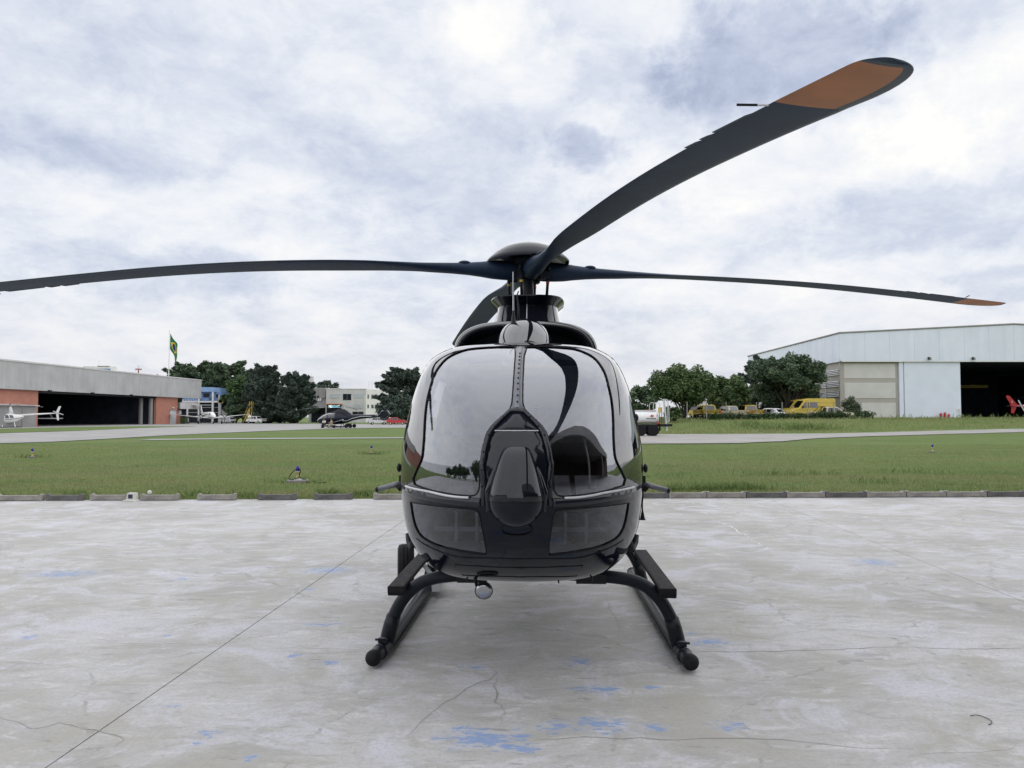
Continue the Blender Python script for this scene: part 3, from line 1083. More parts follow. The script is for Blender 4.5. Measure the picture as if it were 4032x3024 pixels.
for s in (-1, 1):      # hood shoulders
    MB().tube([(s * 0.092, 0.035, 1.38), (s * 0.128, 0.015, 1.28), (s * 0.150, 0.0, 1.20), (s * 0.150, 0.01, 1.10)], [0.008, 0.016, 0.018, 0.01], 8).build('hood_cheek', M['paint3'], fair, smooth=True)

# ---- cabin behind the nose: roof, sides with door windows, tail cone and boom
NPH = 96


def ring_at(s_extra, sx=1.0, sz=1.0, zc=CZ, flat=0.0, s_abs=None):
    out = []
    for k in range(NPH):
        ph = 2 * math.pi * k / NPH
        Rr, L = Rphi(ph), Lphi(ph)
        s = s_abs if s_abs is not None else L + s_extra
        out.append(Vector((Rr * math.cos(ph) * sx, s, zc + Rr * math.sin(ph) * sz)))
    return out


def srow(f):
    return [Vector((p.x, p.y + (2.7 - p.y) * f, p.z)) for p in ring_at(0)]


front_rows = [srow(f) for f in (0, .08, .2, .35, .5, .65, .8, 1.0)]
rear = [(3.1, 1.0, 1.0, 1.10), (3.5, .93, .92, 1.17), (3.9, .78, .74, 1.30), (4.3, .56, .54, 1.45), (4.7, .38, .38, 1.56), (5.2, .30, .30, 1.62), (6.5, .25, .24, 1.68), (8.0, .20, .19, 1.74), (9.0, .17, .17, 1.80)]
for (s, a, b, zc) in rear:
    front_rows.append(ring_at(0, a, b, zc, s_abs=s))
# cabin shell with real side openings: leave out the window quads
body, win = MB(), {}
nr = len(front_rows)
o0 = 0
for r in front_rows:
    body.v += [tuple(p) for p in r]
for i in range(nr - 1):
    for j in range(NPH):
        k = (j + 1) % NPH
        ph = 2 * math.pi * (j + 0.5) / NPH
        phs = math.degrees(math.atan2(math.sin(ph), abs(math.cos(ph))))
        quad = (i * NPH + j, i * NPH + k, (i + 1) * NPH + k, (i + 1) * NPH + j)
        isw = (i in (1, 2, 4, 5)) and 8 < phs < 46
        if isw:
            side = 0 if math.cos(ph) < 0 else 1
            win.setdefault((side, i < 3), MB()).add([front_rows[i][j], front_rows[i][k], front_rows[i + 1][k], front_rows[i + 1][j]], [(0, 1, 2, 3)])
        else:
            body.f.append(quad)
            body.m.append(0)
body.f.append(tuple((nr - 1) * NPH + j for j in range(NPH)))
body.m.append(0)
body.build('fuselage', M['paint'], heli, smooth=True)
for w_ in win.values():
    w_.build('side_window', M['ws'], heli, smooth=True)
# door edge seal visible around the nose shoulder
ds = [(1.40 * math.cos(R(a)), 1.40 * math.sin(R(a))) for a in range(-38, 62, 3)]
for q in (ds, mir(ds)):
    bead('door_edge', q, 0.003, M['rubber'], 0.0, False)
    p = surf(q[len(q) // 2][0] * 1.0, 0.42, 0.02)
for s in (-1, 1):
    MB().ell(surf(s * 1.42, 0.70, 0.012), (0.018, 0.03, 0.028), 10, 6).build('door_hinge', M['satin'], heli, smooth=True)
    MB().ell(surf(s * 1.46, 0.09, 0.02), (0.016, 0.03, 0.03), 10, 6).build('door_hinge', M['satin'], heli, smooth=True)

# tail: shrouded fan, fin, stabiliser with end plates
tz, ts = 1.88, 9.75
tail = MB()
prof = [(0.52, -0.13), (0.50, -0.05), (0.50, 0.05), (0.52, 0.13), (0.62, 0.10), (0.66, 0.0), (0.62, -0.10), (0.52, -0.13)]
tail.lathe(prof, (0, ts, tz), 'X', 40, cap=False)
tail.build('fan_shroud', M['paint'], heli, smooth=True)
fan = MB()
fan.lathe([(0.10, -0.08), (0.11, 0.0), (0.10, 0.08)], (0, ts, tz), 'X', 16)
for k in range(10):
    a = 2 * math.pi * k / 10 + rng.uniform(-.08, .08)
    fan.box((0.0, ts + 0.29 * math.cos(a), tz + 0.29 * math.sin(a)), (0.02, 0.40, 0.075), Matrix.Rotation(a, 3, 'X') @ Matrix.Rotation(0.5, 3, 'Y'))
fan.build('tail_fan', M['steel'], heli)
fin = MB()
fin.loft([[Vector((w * x, y, z)) for (x, y) in ((0, s0), (1, s0 + (s1 - s0) * .3), (.4, s1), (0, s1 + .02), (-.4, s1), (-1, s0 + (s1 - s0) * .3))] for (s0, s1, z, w) in ((9.35, 10.25, 2.35, .07), (9.75, 10.5, 2.8, .05), (10.1, 10.65, 3.2, .03))])
fin.build('tail_fin', M['paint'], heli, smooth=True, angle=40)
stb = MB()
stb.box((0, 8.5, 1.80), (2.3, 0.36, 0.05))
for s in (-1, 1):
    stb.prism([(8.35, 1.45), (8.75, 1.45), (8.9, 2.2), (8.6, 2.2)], s * 1.15 - 0.02, s * 1.15 + 0.02, 'X')
stb.build('stabiliser', M['paint'], heli)

# ---- engine cowling with two intakes
def arch_ring(y, hw, z0, zt, n=28, e=0.62):
    out = []
    for k in range(n + 1):
        a = math.pi * k / n
        c, s = math.cos(a), math.sin(a)
        out.append(Vector((hw * (abs(c) ** e) * (1 if c >= 0 else -1), y, z0 + (zt - z0) * (s ** e))))
    return out


cw = MB()
cw.loft([arch_ring(1.97, .52, 2.02, 2.305), arch_ring(1.93, .548, 2.02, 2.335), arch_ring(2.02, .575, 2.02, 2.36), arch_ring(2.6, .60, 2.0, 2.40), arch_ring(3.4, .58, 1.9, 2.42), arch_ring(4.1, .42, 1.75, 2.30), arch_ring(4.6, .24, 1.7, 2.05)], False, close=False)
cw.build('engine_cowling', M['paint2'], heli, smooth=True)
ik = MB()
r0, r1 = arch_ring(1.97, .52, 2.02, 2.305), arch_ring(2.30, .49, 2.02, 2.29)
ik.loft([r0, r1], False, close=False)
ik.add(r1, [tuple(range(len(r1)))])
ik.build('intake_duct', M['dark'], heli, smooth=True, angle=40)
# blister on the roof in front of the mast
bl = MB()
bl.ell((0, 1.74, 2.10), (.222, .42, .238), 40, 24)
bl.build('roof_blister', M['paint2'], heli, smooth=True)
# mast fairing ("doghouse") and its flared lip
dh = MB()


def sq_ring(z, hw, y0, y1, n=40, e=0.55):
    out = []
    for k in range(n):
        a = 2 * math.pi * k / n
        c, s = math.cos(a), math.sin(a)
        out.append(Vector((hw * (abs(c) ** e) * (1 if c > 0 else -1), (y0 + y1) / 2 + (y1 - y0) / 2 * (abs(s) ** e) * (1 if s > 0 else -1), z)))
    return out


dh.loft([sq_ring(2.30, .38, 2.25, 4.0), sq_ring(2.37, .332, 2.42, 3.9), sq_ring(2.43, .308, 2.50, 3.8), sq_ring(2.53, .282, 2.58, 3.7), sq_ring(2.578, .275, 2.60, 3.66)])
dhs = dh.build('mast_fairing', M['paint3'], heli, smooth=True, angle=40)
MB().tube([(0.0, 2.418, 2.37), (0.0, 2.498, 2.43), (0.0, 2.578, 2.53), (0, 2.598, 2.578)], 0.0045, 6).build('panel_seam', M['alu'], dhs)
lp = MB()
lp.loft([sq_ring(2.578, .276, 2.595, 3.67), sq_ring(2.605, .30, 2.55, 3.72), sq_ring(2.635, .332, 2.49, 3.76), sq_ring(2.645, .330, 2.49, 3.76), sq_ring(2.615, .29, 2.57, 3.70)], False)
lp.build('fairing_lip', M['paint'], heli, smooth=True, angle=50)
MB().loft([sq_ring(2.596, .29, 2.57, 3.70), sq_ring(2.601, .29, 2.57, 3.70)]).build('mast_deck', M['satin'], heli)

# ---- rotor mast, hub, control links
HUB = tolocal((0.151, 7.2, 0))
hx, hy = HUB.x, HUB.y
MB().lathe([(0.085, 2.60), (0.062, 2.66), (0.050, 2.80), (0.045, 2.90), (0.045, 3.02)], (hx, hy, 0), 'Z', 24).build('rotor_mast', M['skidmat'], heli, smooth=True, angle=40)
hub = MB()
hub.lathe([(0.06, 2.885), (0.12, 2.905), (0.14, 2.935), (0.14, 2.99), (0.17, 3.02), (0.17, 3.06), (0.05, 3.07)], (hx, hy, 0), 'Z', 24)
hb = hub.build('rotor_hub', M['skidmat'], heli, smooth=True, angle=40)
cap = MB()
cprof = [(0.385, 3.035), (0.392, 3.048), (0.37, 3.075), (0.33, 3.115), (0.26, 3.165), (0.16, 3.205), (0.06, 3.222), (0.004, 3.224)]
cap.lathe(cprof, (hx, hy, 0), 'Z', 48, cap=False)
cap.lathe([(0.385, 3.035), (0.36, 3.05), (0.30, 3.09), (0.02, 3.16)], (hx, hy, 0), 'Z', 48, cap=False)
cap.build('hub_cap', M['paint'], heli, smooth=True)
MB().lathe([(0.045, 3.222), (0.045, 3.232), (0.004, 3.234)], (hx, hy, 0), 'Z', 16).build('cap_bolt', M['satin'], hb)
sw = MB()
sw.lathe([(0.10, 2.655), (0.19, 2.665), (0.19, 2.695), (0.10, 2.71)], (hx, hy, 0), 'Z', 24)
sw.build('swashplate', M['skidmat'], heli, smooth=True, angle=40)
aA = R(11.2)
dirs = {'A': (math.sin(aA), -math.cos(aA)), 'B': (math.cos(aA), math.sin(aA)), 'C': (-math.cos(aA), -math.sin(aA)), 'D': (-math.sin(aA), math.cos(aA))}
for nm_, (dx, dy) in dirs.items():
    ang = math.atan2(dy, dx) + YAW
    lx, ly = math.cos(ang - 0.55), math.sin(ang - 0.55)
    l = MB()
    l.tube([(hx + lx * 0.18, hy + ly * 0.18, 2.68), (hx + lx * 0.20, hy + ly * 0.20, 2.97)], 0.014, 8)
    l.ell((hx + lx * 0.18, hy + ly * 0.18, 2.675), (0.022,) * 3, 8, 5)
    l.ell((hx + lx * 0.20, hy + ly * 0.20, 2.975), (0.022,) * 3, 8, 5)
    lo = l.build('pitch_link', M['skidmat'], heli, smooth=True)
    MB().tube([(hx + lx * 0.19, hy + ly * 0.19, 2.83), (hx + lx * 0.193, hy + ly * 0.193, 2.85)], 0.0165, 8).build('link_band', M['yellow'] if nm_ in 'AC' else M['red'], lo)
    h2 = MB()
    h2.box((hx + math.cos(ang) * .2, hy + math.sin(ang) * .2, 2.945), (0.16, 0.10, 0.04), Matrix.Rotation(ang, 3, 'Z'))
    h2.box((hx + math.cos(ang - .7) * .17, hy + math.sin(ang - .7) * .17, 2.905), (0.09, 0.05, 0.07), Matrix.Rotation(ang, 3, 'Z'))
    h2.build('damper_bracket', M['skidmat'], hb)

# ---- blades: cuff root, aerofoil, drooping to the tip
DROOP = {'A': [(0, 1.36), (1, 1.345), (2, 1.318), (3, 1.270), (4, 1.172), (4.6, 1.094), (5.1, 1.022)],
         'B': [(0, 1.36), (1, 1.362), (2, 1.358), (3, 1.33), (4, 1.268), (5.1, 1.185)],
         'C': [(0, 1.36), (1, 1.365), (2, 1.345), (3, 1.27), (4, 1.135), (4.44, 1.068), (5.1, .97)],
         'D': [(0, 1.36), (1, 1.355), (2, 1.34), (3, 1.29), (4, 1.21), (5.1, 1.10)]}
RAD = [.10, .18, .26, .34, .44, .56, .70, .85, 1.0, 1.2, 1.4, 1.6, 1.9, 2.3, 2.7, 3.1, 3.5, 3.9, 4.2, 4.45, 4.62]
RT = [4.62, 4.66, 4.7, 4.74, 4.78, 4.85, 4.91, 4.96, 5.0, 5.03, 5.055, 5.075, 5.088, 5.096, 5.1]
ch_r = [0, .2, .34, .5, .7, 1.0, 1.25, 1.5, 1.75, 6]
ch_w = [.15, .18, .17, .14, .135, .16, .215, .265, .288, .288]
th_r = [0, .2, .34, .5, .7, 1.0, 1.3, 1.7, 3.5, 5.1]
th_w = [.17, .185, .17, .125, .098, .072, .052, .042, .034, .022]


POFF = {'A': -1.2, 'B': -2.0, 'C': 2.0, 'D': 0.0}


def blade_ring(key, r, shrink=0.0, back=0.0):
    dx, dy = dirs[key]
    ang = math.atan2(dy, dx) + YAW
    ux, uy = math.cos(ang), math.sin(ang)
    lx, ly = -uy, ux                      # leading edge side (rotor turns anticlockwise from above)
    dr = DROOP[key]
    z = CAMH + float(np.interp(r, [d[0] for d in dr], [d[1] for d in dr]))
    # smooth the droop polyline
    z = CAMH + float(np.mean([np.interp(np.clip(r + e, 0, 5.1), [d[0] for d in dr], [d[1] for d in dr]) for e in (-.45, -.3, -.15, 0, .15, .3, .45)])) if 0.3 < r < 4.6 else z
    c = float(np.interp(r, ch_r, ch_w))
    th = float(np.interp(r, th_r, th_w))
    pitch = R(float(np.interp(r, [0, .5, 1.2, 3, 5.1], [0, 3.5, 7, 3.5, 0.5])) + POFF[key] * min(1, r / 1.2))
    foil = min(1, max(0, (r - 0.9) / 0.6))
    pts = []
    n = 28
    lead0, trail0 = c * 0.5 * (1 - 0.0) , -c * 0.5
    lead = lead0 - shrink * c
    trail = trail0 + back * c
    for k in range(n):
        a = 2 * math.pi * k / n
        xx = (math.cos(a) + 1) / 2                 # 1 = leading edge
        yt = math.sin(a)
        x_e, z_e = math.cos(a) * c / 2, yt * th / 2
        t_foil = 1.6 * (math.sqrt(max(0, 1 - xx)) * 0.9 * xx ** 0.85) * 1.25
        z_f = (1 if yt >= 0 else -1) * th / 2 * min(1.0, t_foil * 1.25) * (1.0 if yt > 0 else 0.75)
        x_f = trail + (lead - trail) * xx
        X = x_e * (1 - foil) + x_f * foil
        Z = z_e * (1 - foil) + z_f * foil
        Xr = X * math.cos(pitch) - Z * math.sin(pitch)
        Zr = X * math.sin(pitch) + Z * math.cos(pitch)
        pts.append(Vector((hx + ux * r + lx * Xr, hy + uy * r + ly * Xr, z + Zr)))
    return pts, (ux, uy, lx, ly, z, c, pitch)


for key in 'ABCD':
    rf = sorted(set(RAD + [i * .15 for i in range(4, 30)] + [4.55]))
    rings = [blade_ring(key, r)[0] for r in rf]
    b = MB()
    b.loft(rings, True)
    n = 28
    # grey erosion strip on the leading edge of the outer blade
    for fi in range((len(rings) - 1) * n):
        i, j = divmod(fi, n)
        if rf[i] > 2.2 and (j < 3 or j >= n - 3):
            b.m[fi] = 1
    bo = b.build('rotor_blade', [M['blade'], M['erosion']], heli, smooth=True, angle=60)
    tipr = []
    for r in RT:
        t_, t2 = max(0, (r - 4.72) / .38), max(0, (r - 5.03) / .07)
        tipr.append(blade_ring(key, r, 0.56 * (1 - math.sqrt(max(0, 1 - t_ * t_))), 0.10 * (1 - math.sqrt(max(0, 1 - t2 * t2))))[0])
    b = MB()
    b.loft(tipr, True)
    for fi in range((len(tipr) - 1) * n):
        i, j = divmod(fi, n)
        if j < 4 or j >= n - 4 or i >= len(tipr) - 4:
            b.m[fi] = 1
    b.m[-1] = 1
    b.build('blade_tip', [M['bladetip'], M['erosion']], bo, smooth=True, angle=60)
    # trim tabs and discharge wick on the trailing edge
    for (ra, rb) in ((3.90, 4.04), (4.05, 4.15), (4.17, 4.47)):
        q = []
        for r in (ra, rb):
            _, (ux, uy, lx, ly, z, c, pt) = blade_ring(key, r)
            for xo in (-c * .5 + .004, -c * .5 - .014):
                q.append(Vector((hx + ux * r + lx * xo * math.cos(pt), hy + uy * r + ly * xo * math.cos(pt), z + xo * math.sin(pt))))
        tb = MB()
        up = Vector((0, 0, .0015))
        vs = [q[0], q[1], q[3] - Vector((ux, uy, 0)) * .03, q[2]]
        tb.add([v - up for v in vs] + [v + up for v in vs], [(3, 2, 1, 0), (4, 5, 6, 7), (0, 1, 5, 4), (1, 2, 6, 5), (2, 3, 7, 6), (3, 0, 4, 7)])
        tb.build('trim_tab', M['blade'], bo)
    _, (ux, uy, lx, ly, z, c, pt) = blade_ring(key, 4.58)
    p0 = Vector((hx + ux * 4.58 - lx * c * .49, hy + uy * 4.58 - ly * c * .49, z - .5 * c * math.sin(pt)))
    dv = Vector((-lx * .9 - ux * .30, -ly * .9 - uy * .30, 0.06)) * 0.115
    wk = MB().tube([p0, p0 + dv * 0.35], .004, 6).build('static_wick', M['alu'], bo)
    MB().tube([p0 + dv * 0.35, p0 + dv], .0045, 6).build('wick_sleeve', M['rubber'], wk)
    # small cover on the cuff
    _, (ux, uy, lx, ly, z, c, pt) = blade_ring(key, .62)
    MB().ell((hx + ux * .60, hy + uy * .60, z + .052), (.06, .06, .022), 14, 6).build('cuff_cover', M['blade'], bo, smooth=True)

# ---- roof antennas
an = MB()
an.lathe([(0.032, 0), (0.026, 0.012), (0.016, 0.05), (0.008, 0.115), (0.005, 0.13)], (-0.075, 1.52, 2.245), 'Z', 16)
ao_ = an.build('whip_antenna', M['satin'], heli, smooth=True, angle=40)
MB().tube([(-0.075, 1.52, 2.36), (-0.078, 1.53, 2.66)], [0.006, 0.004], 6).build('antenna_rod', M['steel'], ao_)
an2 = MB()
an2.tube([(-0.055, 1.95, 2.30), (-0.052, 1.97, 2.45), (-0.065, 1.98, 2.56), (-0.052, 1.95, 2.585)], [0.011, 0.006, 0.005, 0.005], 6)
an2.build('bent_antenna', M['satin'], heli, smooth=True)

# ---- skid landing gear
GX = 0.06      # the gear sits slightly off the hull's centre line


def bow(y, name):
    pts = [(0.0, y, .545), (-.25, y, .538), (-.42, y, .528), (-.54, y, .520), (-.66, y, .503), (-.77, y, .460), (-.865, y, .372), (-.928, y, .265), (-.965, y, .16), (-.985, y, .06)]
    pts = catmull(pts, 4)
    full = [(x + GX, yy_, z) for x, yy_, z in pts[::-1]] + [(-x + GX, yy_, z) for x, yy_, z in pts[1:]]
    o = MB().tube(full, 0.043, 16).build(name, M['skidmat'], heli, smooth=True)
    for s in (-1, 1):
        MB().tube([(s * .937 + GX, y, .25), (s * .955 + GX, y, .19), (s * .972 + GX, y, .12), (s * .984 + GX, y, .07)], [.049, .051, .052, .05], 16).build('cross_tube_sleeve', M['satin'], o, smooth=True)
    return o


bow(1.20, 'cross_tube')
bow(3.05, 'cross_tube')
for s in (-1, 1):
    path = catmull([(s * 1.0 + GX, .90, .062), (s * .997 + GX, .98, .062), (s * .988 + GX, 1.10, .058), (s * .985 + GX, 1.4, .056), (s * .975 + GX, 2.4, .056), (s * .955 + GX, 3.55, .056), (s * .952 + GX, 3.7, .075)], 5)
    sk = MB().tube(path, 0.046, 18).build('skid_tube', M['skidmat'], heli, smooth=True)
    MB().ell((s * 1.004 + GX, .875, .062), (.052, .052, .052), 18, 10).build('skid_cap', M['rubber'], sk, smooth=True)
    MB().tube([(s * .994 + GX, 1.00, .058), (s * .990 + GX, 1.05, .058)], .051, 16).build('skid_clamp', M['satin'], sk, smooth=True)
    bl_ = MB()
    bl_.box((s * .985 + GX, 1.05, .125), (.05, .03, .03))
    bl_.tube([(s * .95 + GX, 1.045, .13), (s * 1.03 + GX, 1.045, .13)], .008, 6)
    bl_.build('clamp_bolt', M['skidmat'], sk)
    MB().bx(s * .972 + GX - .03, s * .972 + GX + .03, 1.3, 3.4, .002, .014).build('wear_plate', M['steel'], sk)
    # boarding step: flat grip board on brackets
    st = MB()
    xs_ = s * .89 + GX
    st.prism([(xs_ - .056, .455), (xs_ + .056, .455), (xs_ + .056, .487), (xs_ - .056, .487)], 1.02, 2.50, 'Y')
    so = st.build('boarding_step', M['stepmat'], heli)
    bevel(so, .012, 3)
    ec = MB()
    ec.prism([(1.014, .485), (1.014, .450), (1.03, .422), (1.055, .415), (1.07, .449), (1.07, .4515)], xs_ - .055, xs_ + .055, 'X')
    bevel(ec.build('step_end', M['rubber'], so), .008, 2)
    for y in (1.20, 2.35):
        MB().tube([(xs_ - s * .02, y, .452), (xs_ - s * .06, y, .43), (s * .80 + GX, y, .44 if y < 2 else .50)], .016, 8).build('step_bracket', M['skidmat'], so, smooth=True)
    # belly bracket where the bow meets the keel
    br = MB()
    br.box((s * .40 + GX, 1.20, .515), (.20, .12, .06))
    br.build('bow_saddle', M['satin'], heli)

# ---- lateral light arms at the belt rail
for s in (-1, 1):
    p = surf(s * 1.49, -0.125, 0.0)
    ar = MB().tube([p + Vector((-s * .03, 0, .02)), p + Vector((s * .165, -.02, -.030))], [.019, .016], 14).build('light_arm', M['strip'], heli, smooth=True)
    MB().ell(p + Vector((s * .165, -.02, -.030)), (.014, .018, .018), 12, 8).build('arm_cap', M['satin'], ar, smooth=True)
    MB().box(p + Vector((s * .005, 0, .045)), (.03, .05, .04)).build('arm_bracket', M['satin'], ar)
    MB().tube([p + Vector((s * .0, .0, .0)), p + Vector((s * .03, 0, -.03))], .02, 10).build('arm_socket', M['satin'], ar)
# tie-down strap hanging at the door sill
p = surf(1.62, -0.05, 0.012)
sp_ = MB().tube([p, p + Vector((.006, 0, -.10)), p + Vector((0, 0, -.18)), p + Vector((.002, 0, -.23))], .006, 6).build('tie_strap', M['rubber'], heli)
MB().lathe([(.006, 0), (.016, -.05), (.022, -.06), (.004, -.062)], p + Vector((.002, 0, -.22)), 'Z', 8).build('strap_tassel', M['rubber'], sp_)

# ---- belly fittings: round mirror on a bracket, drain masts, red marker
pm = tolocal(at(1905, 2326, 4.72))
mr = MB().lathe([(.053, .012), (.055, .0), (.053, -.006), (.049, -.006)], (0, 0, 0), 'Y', 28, cap=True).build('belly_mirror', M['satin'], heli, smooth=True, angle=40)
mr.location = pm
mr.rotation_euler = (R(9), 0, R(4))
MB().lathe([(.049, -.0072), (.03, -.0078), (.002, -.008)], (0, 0, 0), 'Y', 28).build('mirror_glass', M['mirror'], mr, smooth=True)
MB().tube([pm + Vector((-.045, .03, .02)), pm + Vector((-.06, .05, .08)), pm + Vector((-.05, .07, .17))], [.010, .012, .016], 8).build('mirror_bracket', M['satin'], heli, smooth=True)
for (px, py) in ((1838, 2282), (2198, 2284), (2330, 2280)):
    q = tolocal(at(px, py, 4.85))
    MB().tube([q + Vector((0, 0.02, .06)), q, q + Vector((.004, 0, -.02))], [.007, .006, .004], 6).build('drain_mast', M['satin'], heli)
q = surf(1.20, -0.86, 0.004)
MB().tube([surf(1.25, -0.82, .003), surf(1.20, -0.92, .003), surf(1.12, -1.02, .003)], .007, 6).build('red_marker', M['red'], heli)
for s in (-1, 1):     # dark hinge arms low on the chin
    MB().tube([surf(s * 1.12, -0.62, -.03), surf(s * 1.13, -0.74, .02), surf(s * 1.22, -0.72, .02), surf(s * 1.28, -0.66, .012)], [.016, .02, .02, .016], 8).build('chin_bracket', M['satin'], heli, smooth=True)

# ---- cockpit
ck = MB()
ck.prism([(-.36, .52), (.36, .52), (.46, .78), (.54, 1.1), (.56, 2.72), (-.56, 2.72), (-.54, 1.1), (-.46, .78)], .70, .735, 'Z')
ck.build('cabin_floor', M['seat'], heli)
bk = MB()
bk.loft([[Vector((p.x * .97, 2.72, CZ + (p.z - CZ) * .97)) for p in ring_at(0, s_abs=2.72)], [Vector((p.x * .97, 2.76, CZ + (p.z - CZ) * .97)) for p in ring_at(0, s_abs=2.76)]])
blk = bk.build('rear_bulkhead', M['cabin'], heli)
rl = MB()
rr0 = [[Vector((p.x * .96, y, CZ + (p.z - CZ) * .965)) for p in ring_at(0, s_abs=y)][NPH // 8: 3 * NPH // 8 + 1] for y in (1.55, 2.1, 2.7)]
rl.loft(rr0, False, close=False)
rl.build('headliner', M['cabin'], heli, smooth=True)
for xx_ in (-.52, -.20, .12, .44):
    for k in range(6):
        MB().bx(xx_ - .06, xx_ + .06, 2.70, 2.715, 1.58 + .022 * k, 1.588 + .022 * k).build('louvre_slot', M['dark'], blk)
for s in (-1, 1):
    se = MB()
    x = s * .33
    se.box((x, 1.55, 1.02), (.46, .48, .13))
    bevel(se.build('seat_cushion', M['seat'], heli), .05, 3)
    se = MB()
    se.box((x, 1.84, 1.38), (.46, .12, .66), Matrix.Rotation(-0.15, 3, 'X'))
    bevel(se.build('seat_back', M['seat'], heli), .05, 3)
    MB().box((x, 1.55, .84), (.40, .42, .23)).build('seat_base', M['satin'], heli)
    # pedals on their crossbars
    pd = MB()
    pd.bx(x - .19, x + .19, .62, .645, .905, .930)
    pd.build('pedal_bar', M['seat'], heli)
    for dx in (-.055, .07):
        o = MB().bx(x + dx - .009, x + dx + .009, .59, .610, .84, 1.03).build('pedal_arm', M['seat'], heli)
        MB().tube([(x + dx - .06 * 0, .60, 1.03), (x + dx + .13 * (1 if dx < 0 else .6), .60, 1.03)], .012, 8).build('pedal', M['satin'], o)
    MB().tube([(x + .02, 1.24, .74), (x + .02, 1.20, 1.05), (x, 1.16, 1.22)], [.018, .014, .02], 8).build('control_stick', M['satin'], heli)
ip = MB()
ip.prism([(.52, 1.00), (.62, 1.45), (.86, 1.46), (.92, 1.30), (.92, .74), (.60, .74)], -.185, .185, 'X')
bevel(ip.build('instrument_console', M['satin'], heli), .02, 2)
MB().prism([(.70, 1.36), (.66, 1.44), (.93, 1.48), (.95, 1.22)], -.52, .52, 'X').build('instrument_panel', M['satin'], heli)

# ---- ground-handling wheel on the skid
gw = thing('handling_wheel', 'black rubber-tyred ground handling wheel clamped to the helicopter skid', 'wheel', (0, 0, 0))
wpos = at(1598, 2228, 7.1)
wpos.z = .215
gw.location = (wpos.x, wpos.y, 0)
gw.rotation_euler = (0, 0, R(8))
gw.scale = (1.2, 1.2, 1.2)
ty = MB()
ty.lathe([(.07, -.05), (.12, -.062), (.148, -.052), (.155, -.03), (.156, -.018), (.150, -.014), (.156, -.010), (.157, 0), (.156, .010), (.150, .014), (.156, .018), (.155, .03), (.148, .052), (.12, .062), (.07, .05)], (0, 0, wpos.z), 'X', 36, cap=True)
ty.build('tyre', M['rubber'], gw, smooth=True, angle=50)
MB().lathe([(.068, -.054), (.05, -.03), (.02, -.03), (.018, -.06), (.002, -.06)], (0, 0, wpos.z), 'X', 24).build('rim', M['alu'], gw, smooth=True, angle=40)
fr = MB()
fr.tube([(0, 0, wpos.z), (.13, 0, wpos.z), (.20, -.05, .13)], .018, 8)
fr.box((.22, -.05, .10), (.06, .30, .10))
fr.build('wheel_bracket', M['alu'], gw)
jk = MB()
jk.tube([(.10, -.12, wpos.z + .03), (.26, .10, wpos.z + .16)], .016, 8)
jk.build('jack_lever', M['steel'], gw)
MB().box((.24, .12, wpos.z + .12), (.07, .10, .10)).build('pump_block', M['red'], gw)


# ================================================================== BACKGROUND
def text(name, s, size, loc, rot, m_, parent=None, bold=0.0, ext=0.004):
    cu = bpy.data.curves.new(name, 'FONT')
    cu.body = s
    cu.size = size
    cu.extrude = ext
    cu.offset = bold
    cu.align_x = 'CENTER'
    cu.align_y = 'CENTER'
    tmp = bpy.data.objects.new(name + '_tmp', cu)
    COL.objects.link(tmp)
    dg = bpy.context.evaluated_depsgraph_get()
    me = bpy.data.meshes.new_from_object(tmp.evaluated_get(dg))
    bpy.data.objects.remove(tmp)
    o = bpy.data.objects.new(name, me)
    me.materials.clear()
    me.materials.append(m_)
    COL.objects.link(o)
    o.parent = parent
    o.location = loc
    o.rotation_euler = rot
    return o


M['fascia'] = mat('grey_fascia', (0.46, 0.46, 0.465), 0.8, var=(0.35, 0.12), streak=((1.1, 1.1, 0.10), (0.34, 0.34, 0.35), 0.5))
M['brick'] = mat('red_brick_wall', (0.46, 0.20, 0.145), 0.85, var=(0.8, 0.12), streak=((2.5, 2.5, 9.0), (0.36, 0.175, 0.15), 0.5))
M['greywall'] = mat('grey_render', (0.30, 0.29, 0.29), 0.85, var=(0.5, 0.12))
M['lightwall'] = mat('pale_render', (0.60, 0.585, 0.585), 0.85, var=(0.4, 0.08), streak=((0.7, 0.7, 0.12), (0.40, 0.39, 0.39), 0.4))
M['whitewall'] = mat('white_render', (0.80, 0.79, 0.78), 0.85, var=(0.4, 0.08), streak=((0.7, 0.7, 0.12), (0.52, 0.51, 0.50), 0.4))
M['bluewall'] = mat('blue_cladding', (0.17, 0.28, 0.52), 0.6, var=(0.6, 0.1))
M['bluetop'] = mat('pale_blue_parapet', (0.27, 0.42, 0.68), 0.6, var=(0.6, 0.1))
M['paleblue'] = mat('pale_blue_sheet', (0.74, 0.79, 0.89), 0.55, var=(0.25, 0.05), streak=((0.9, 0.9, 0.10), (0.57, 0.63, 0.75), 0.4))
M['doorwhite'] = mat('white_sheet_door', (0.72, 0.77, 0.88), 0.55, var=(0.5, 0.04))
M['beige'] = mat('beige_render', (0.42, 0.40, 0.365), 0.85, var=(0.5, 0.08))
M['beigel'] = mat('pale_beige_panel', (0.60, 0.59, 0.565), 0.85, var=(0.5, 0.07))
M['glassd'] = mat('dark_window', (0.02, 0.024, 0.032), 0.12, var=(0.5, 0.3))
M['blind'] = mat('pale_blind', (0.48, 0.51, 0.54), 0.5, var=(1, 0.1))
M['wood'] = mat('bark', (0.045, 0.036, 0.030), 0.9, var=(3, 0.4), bump=(8, 0.8, 0.1))
M['yel'] = mat('faded_yellow', (0.56, 0.42, 0.075), 0.5, var=(1.5, 0.15))
M['cream'] = mat('cream_paint', (0.60, 0.55, 0.40), 0.5, var=(2, 0.08))
M['silver'] = mat('silver_paint', (0.55, 0.56, 0.58), 0.4, var=(2, 0.06))
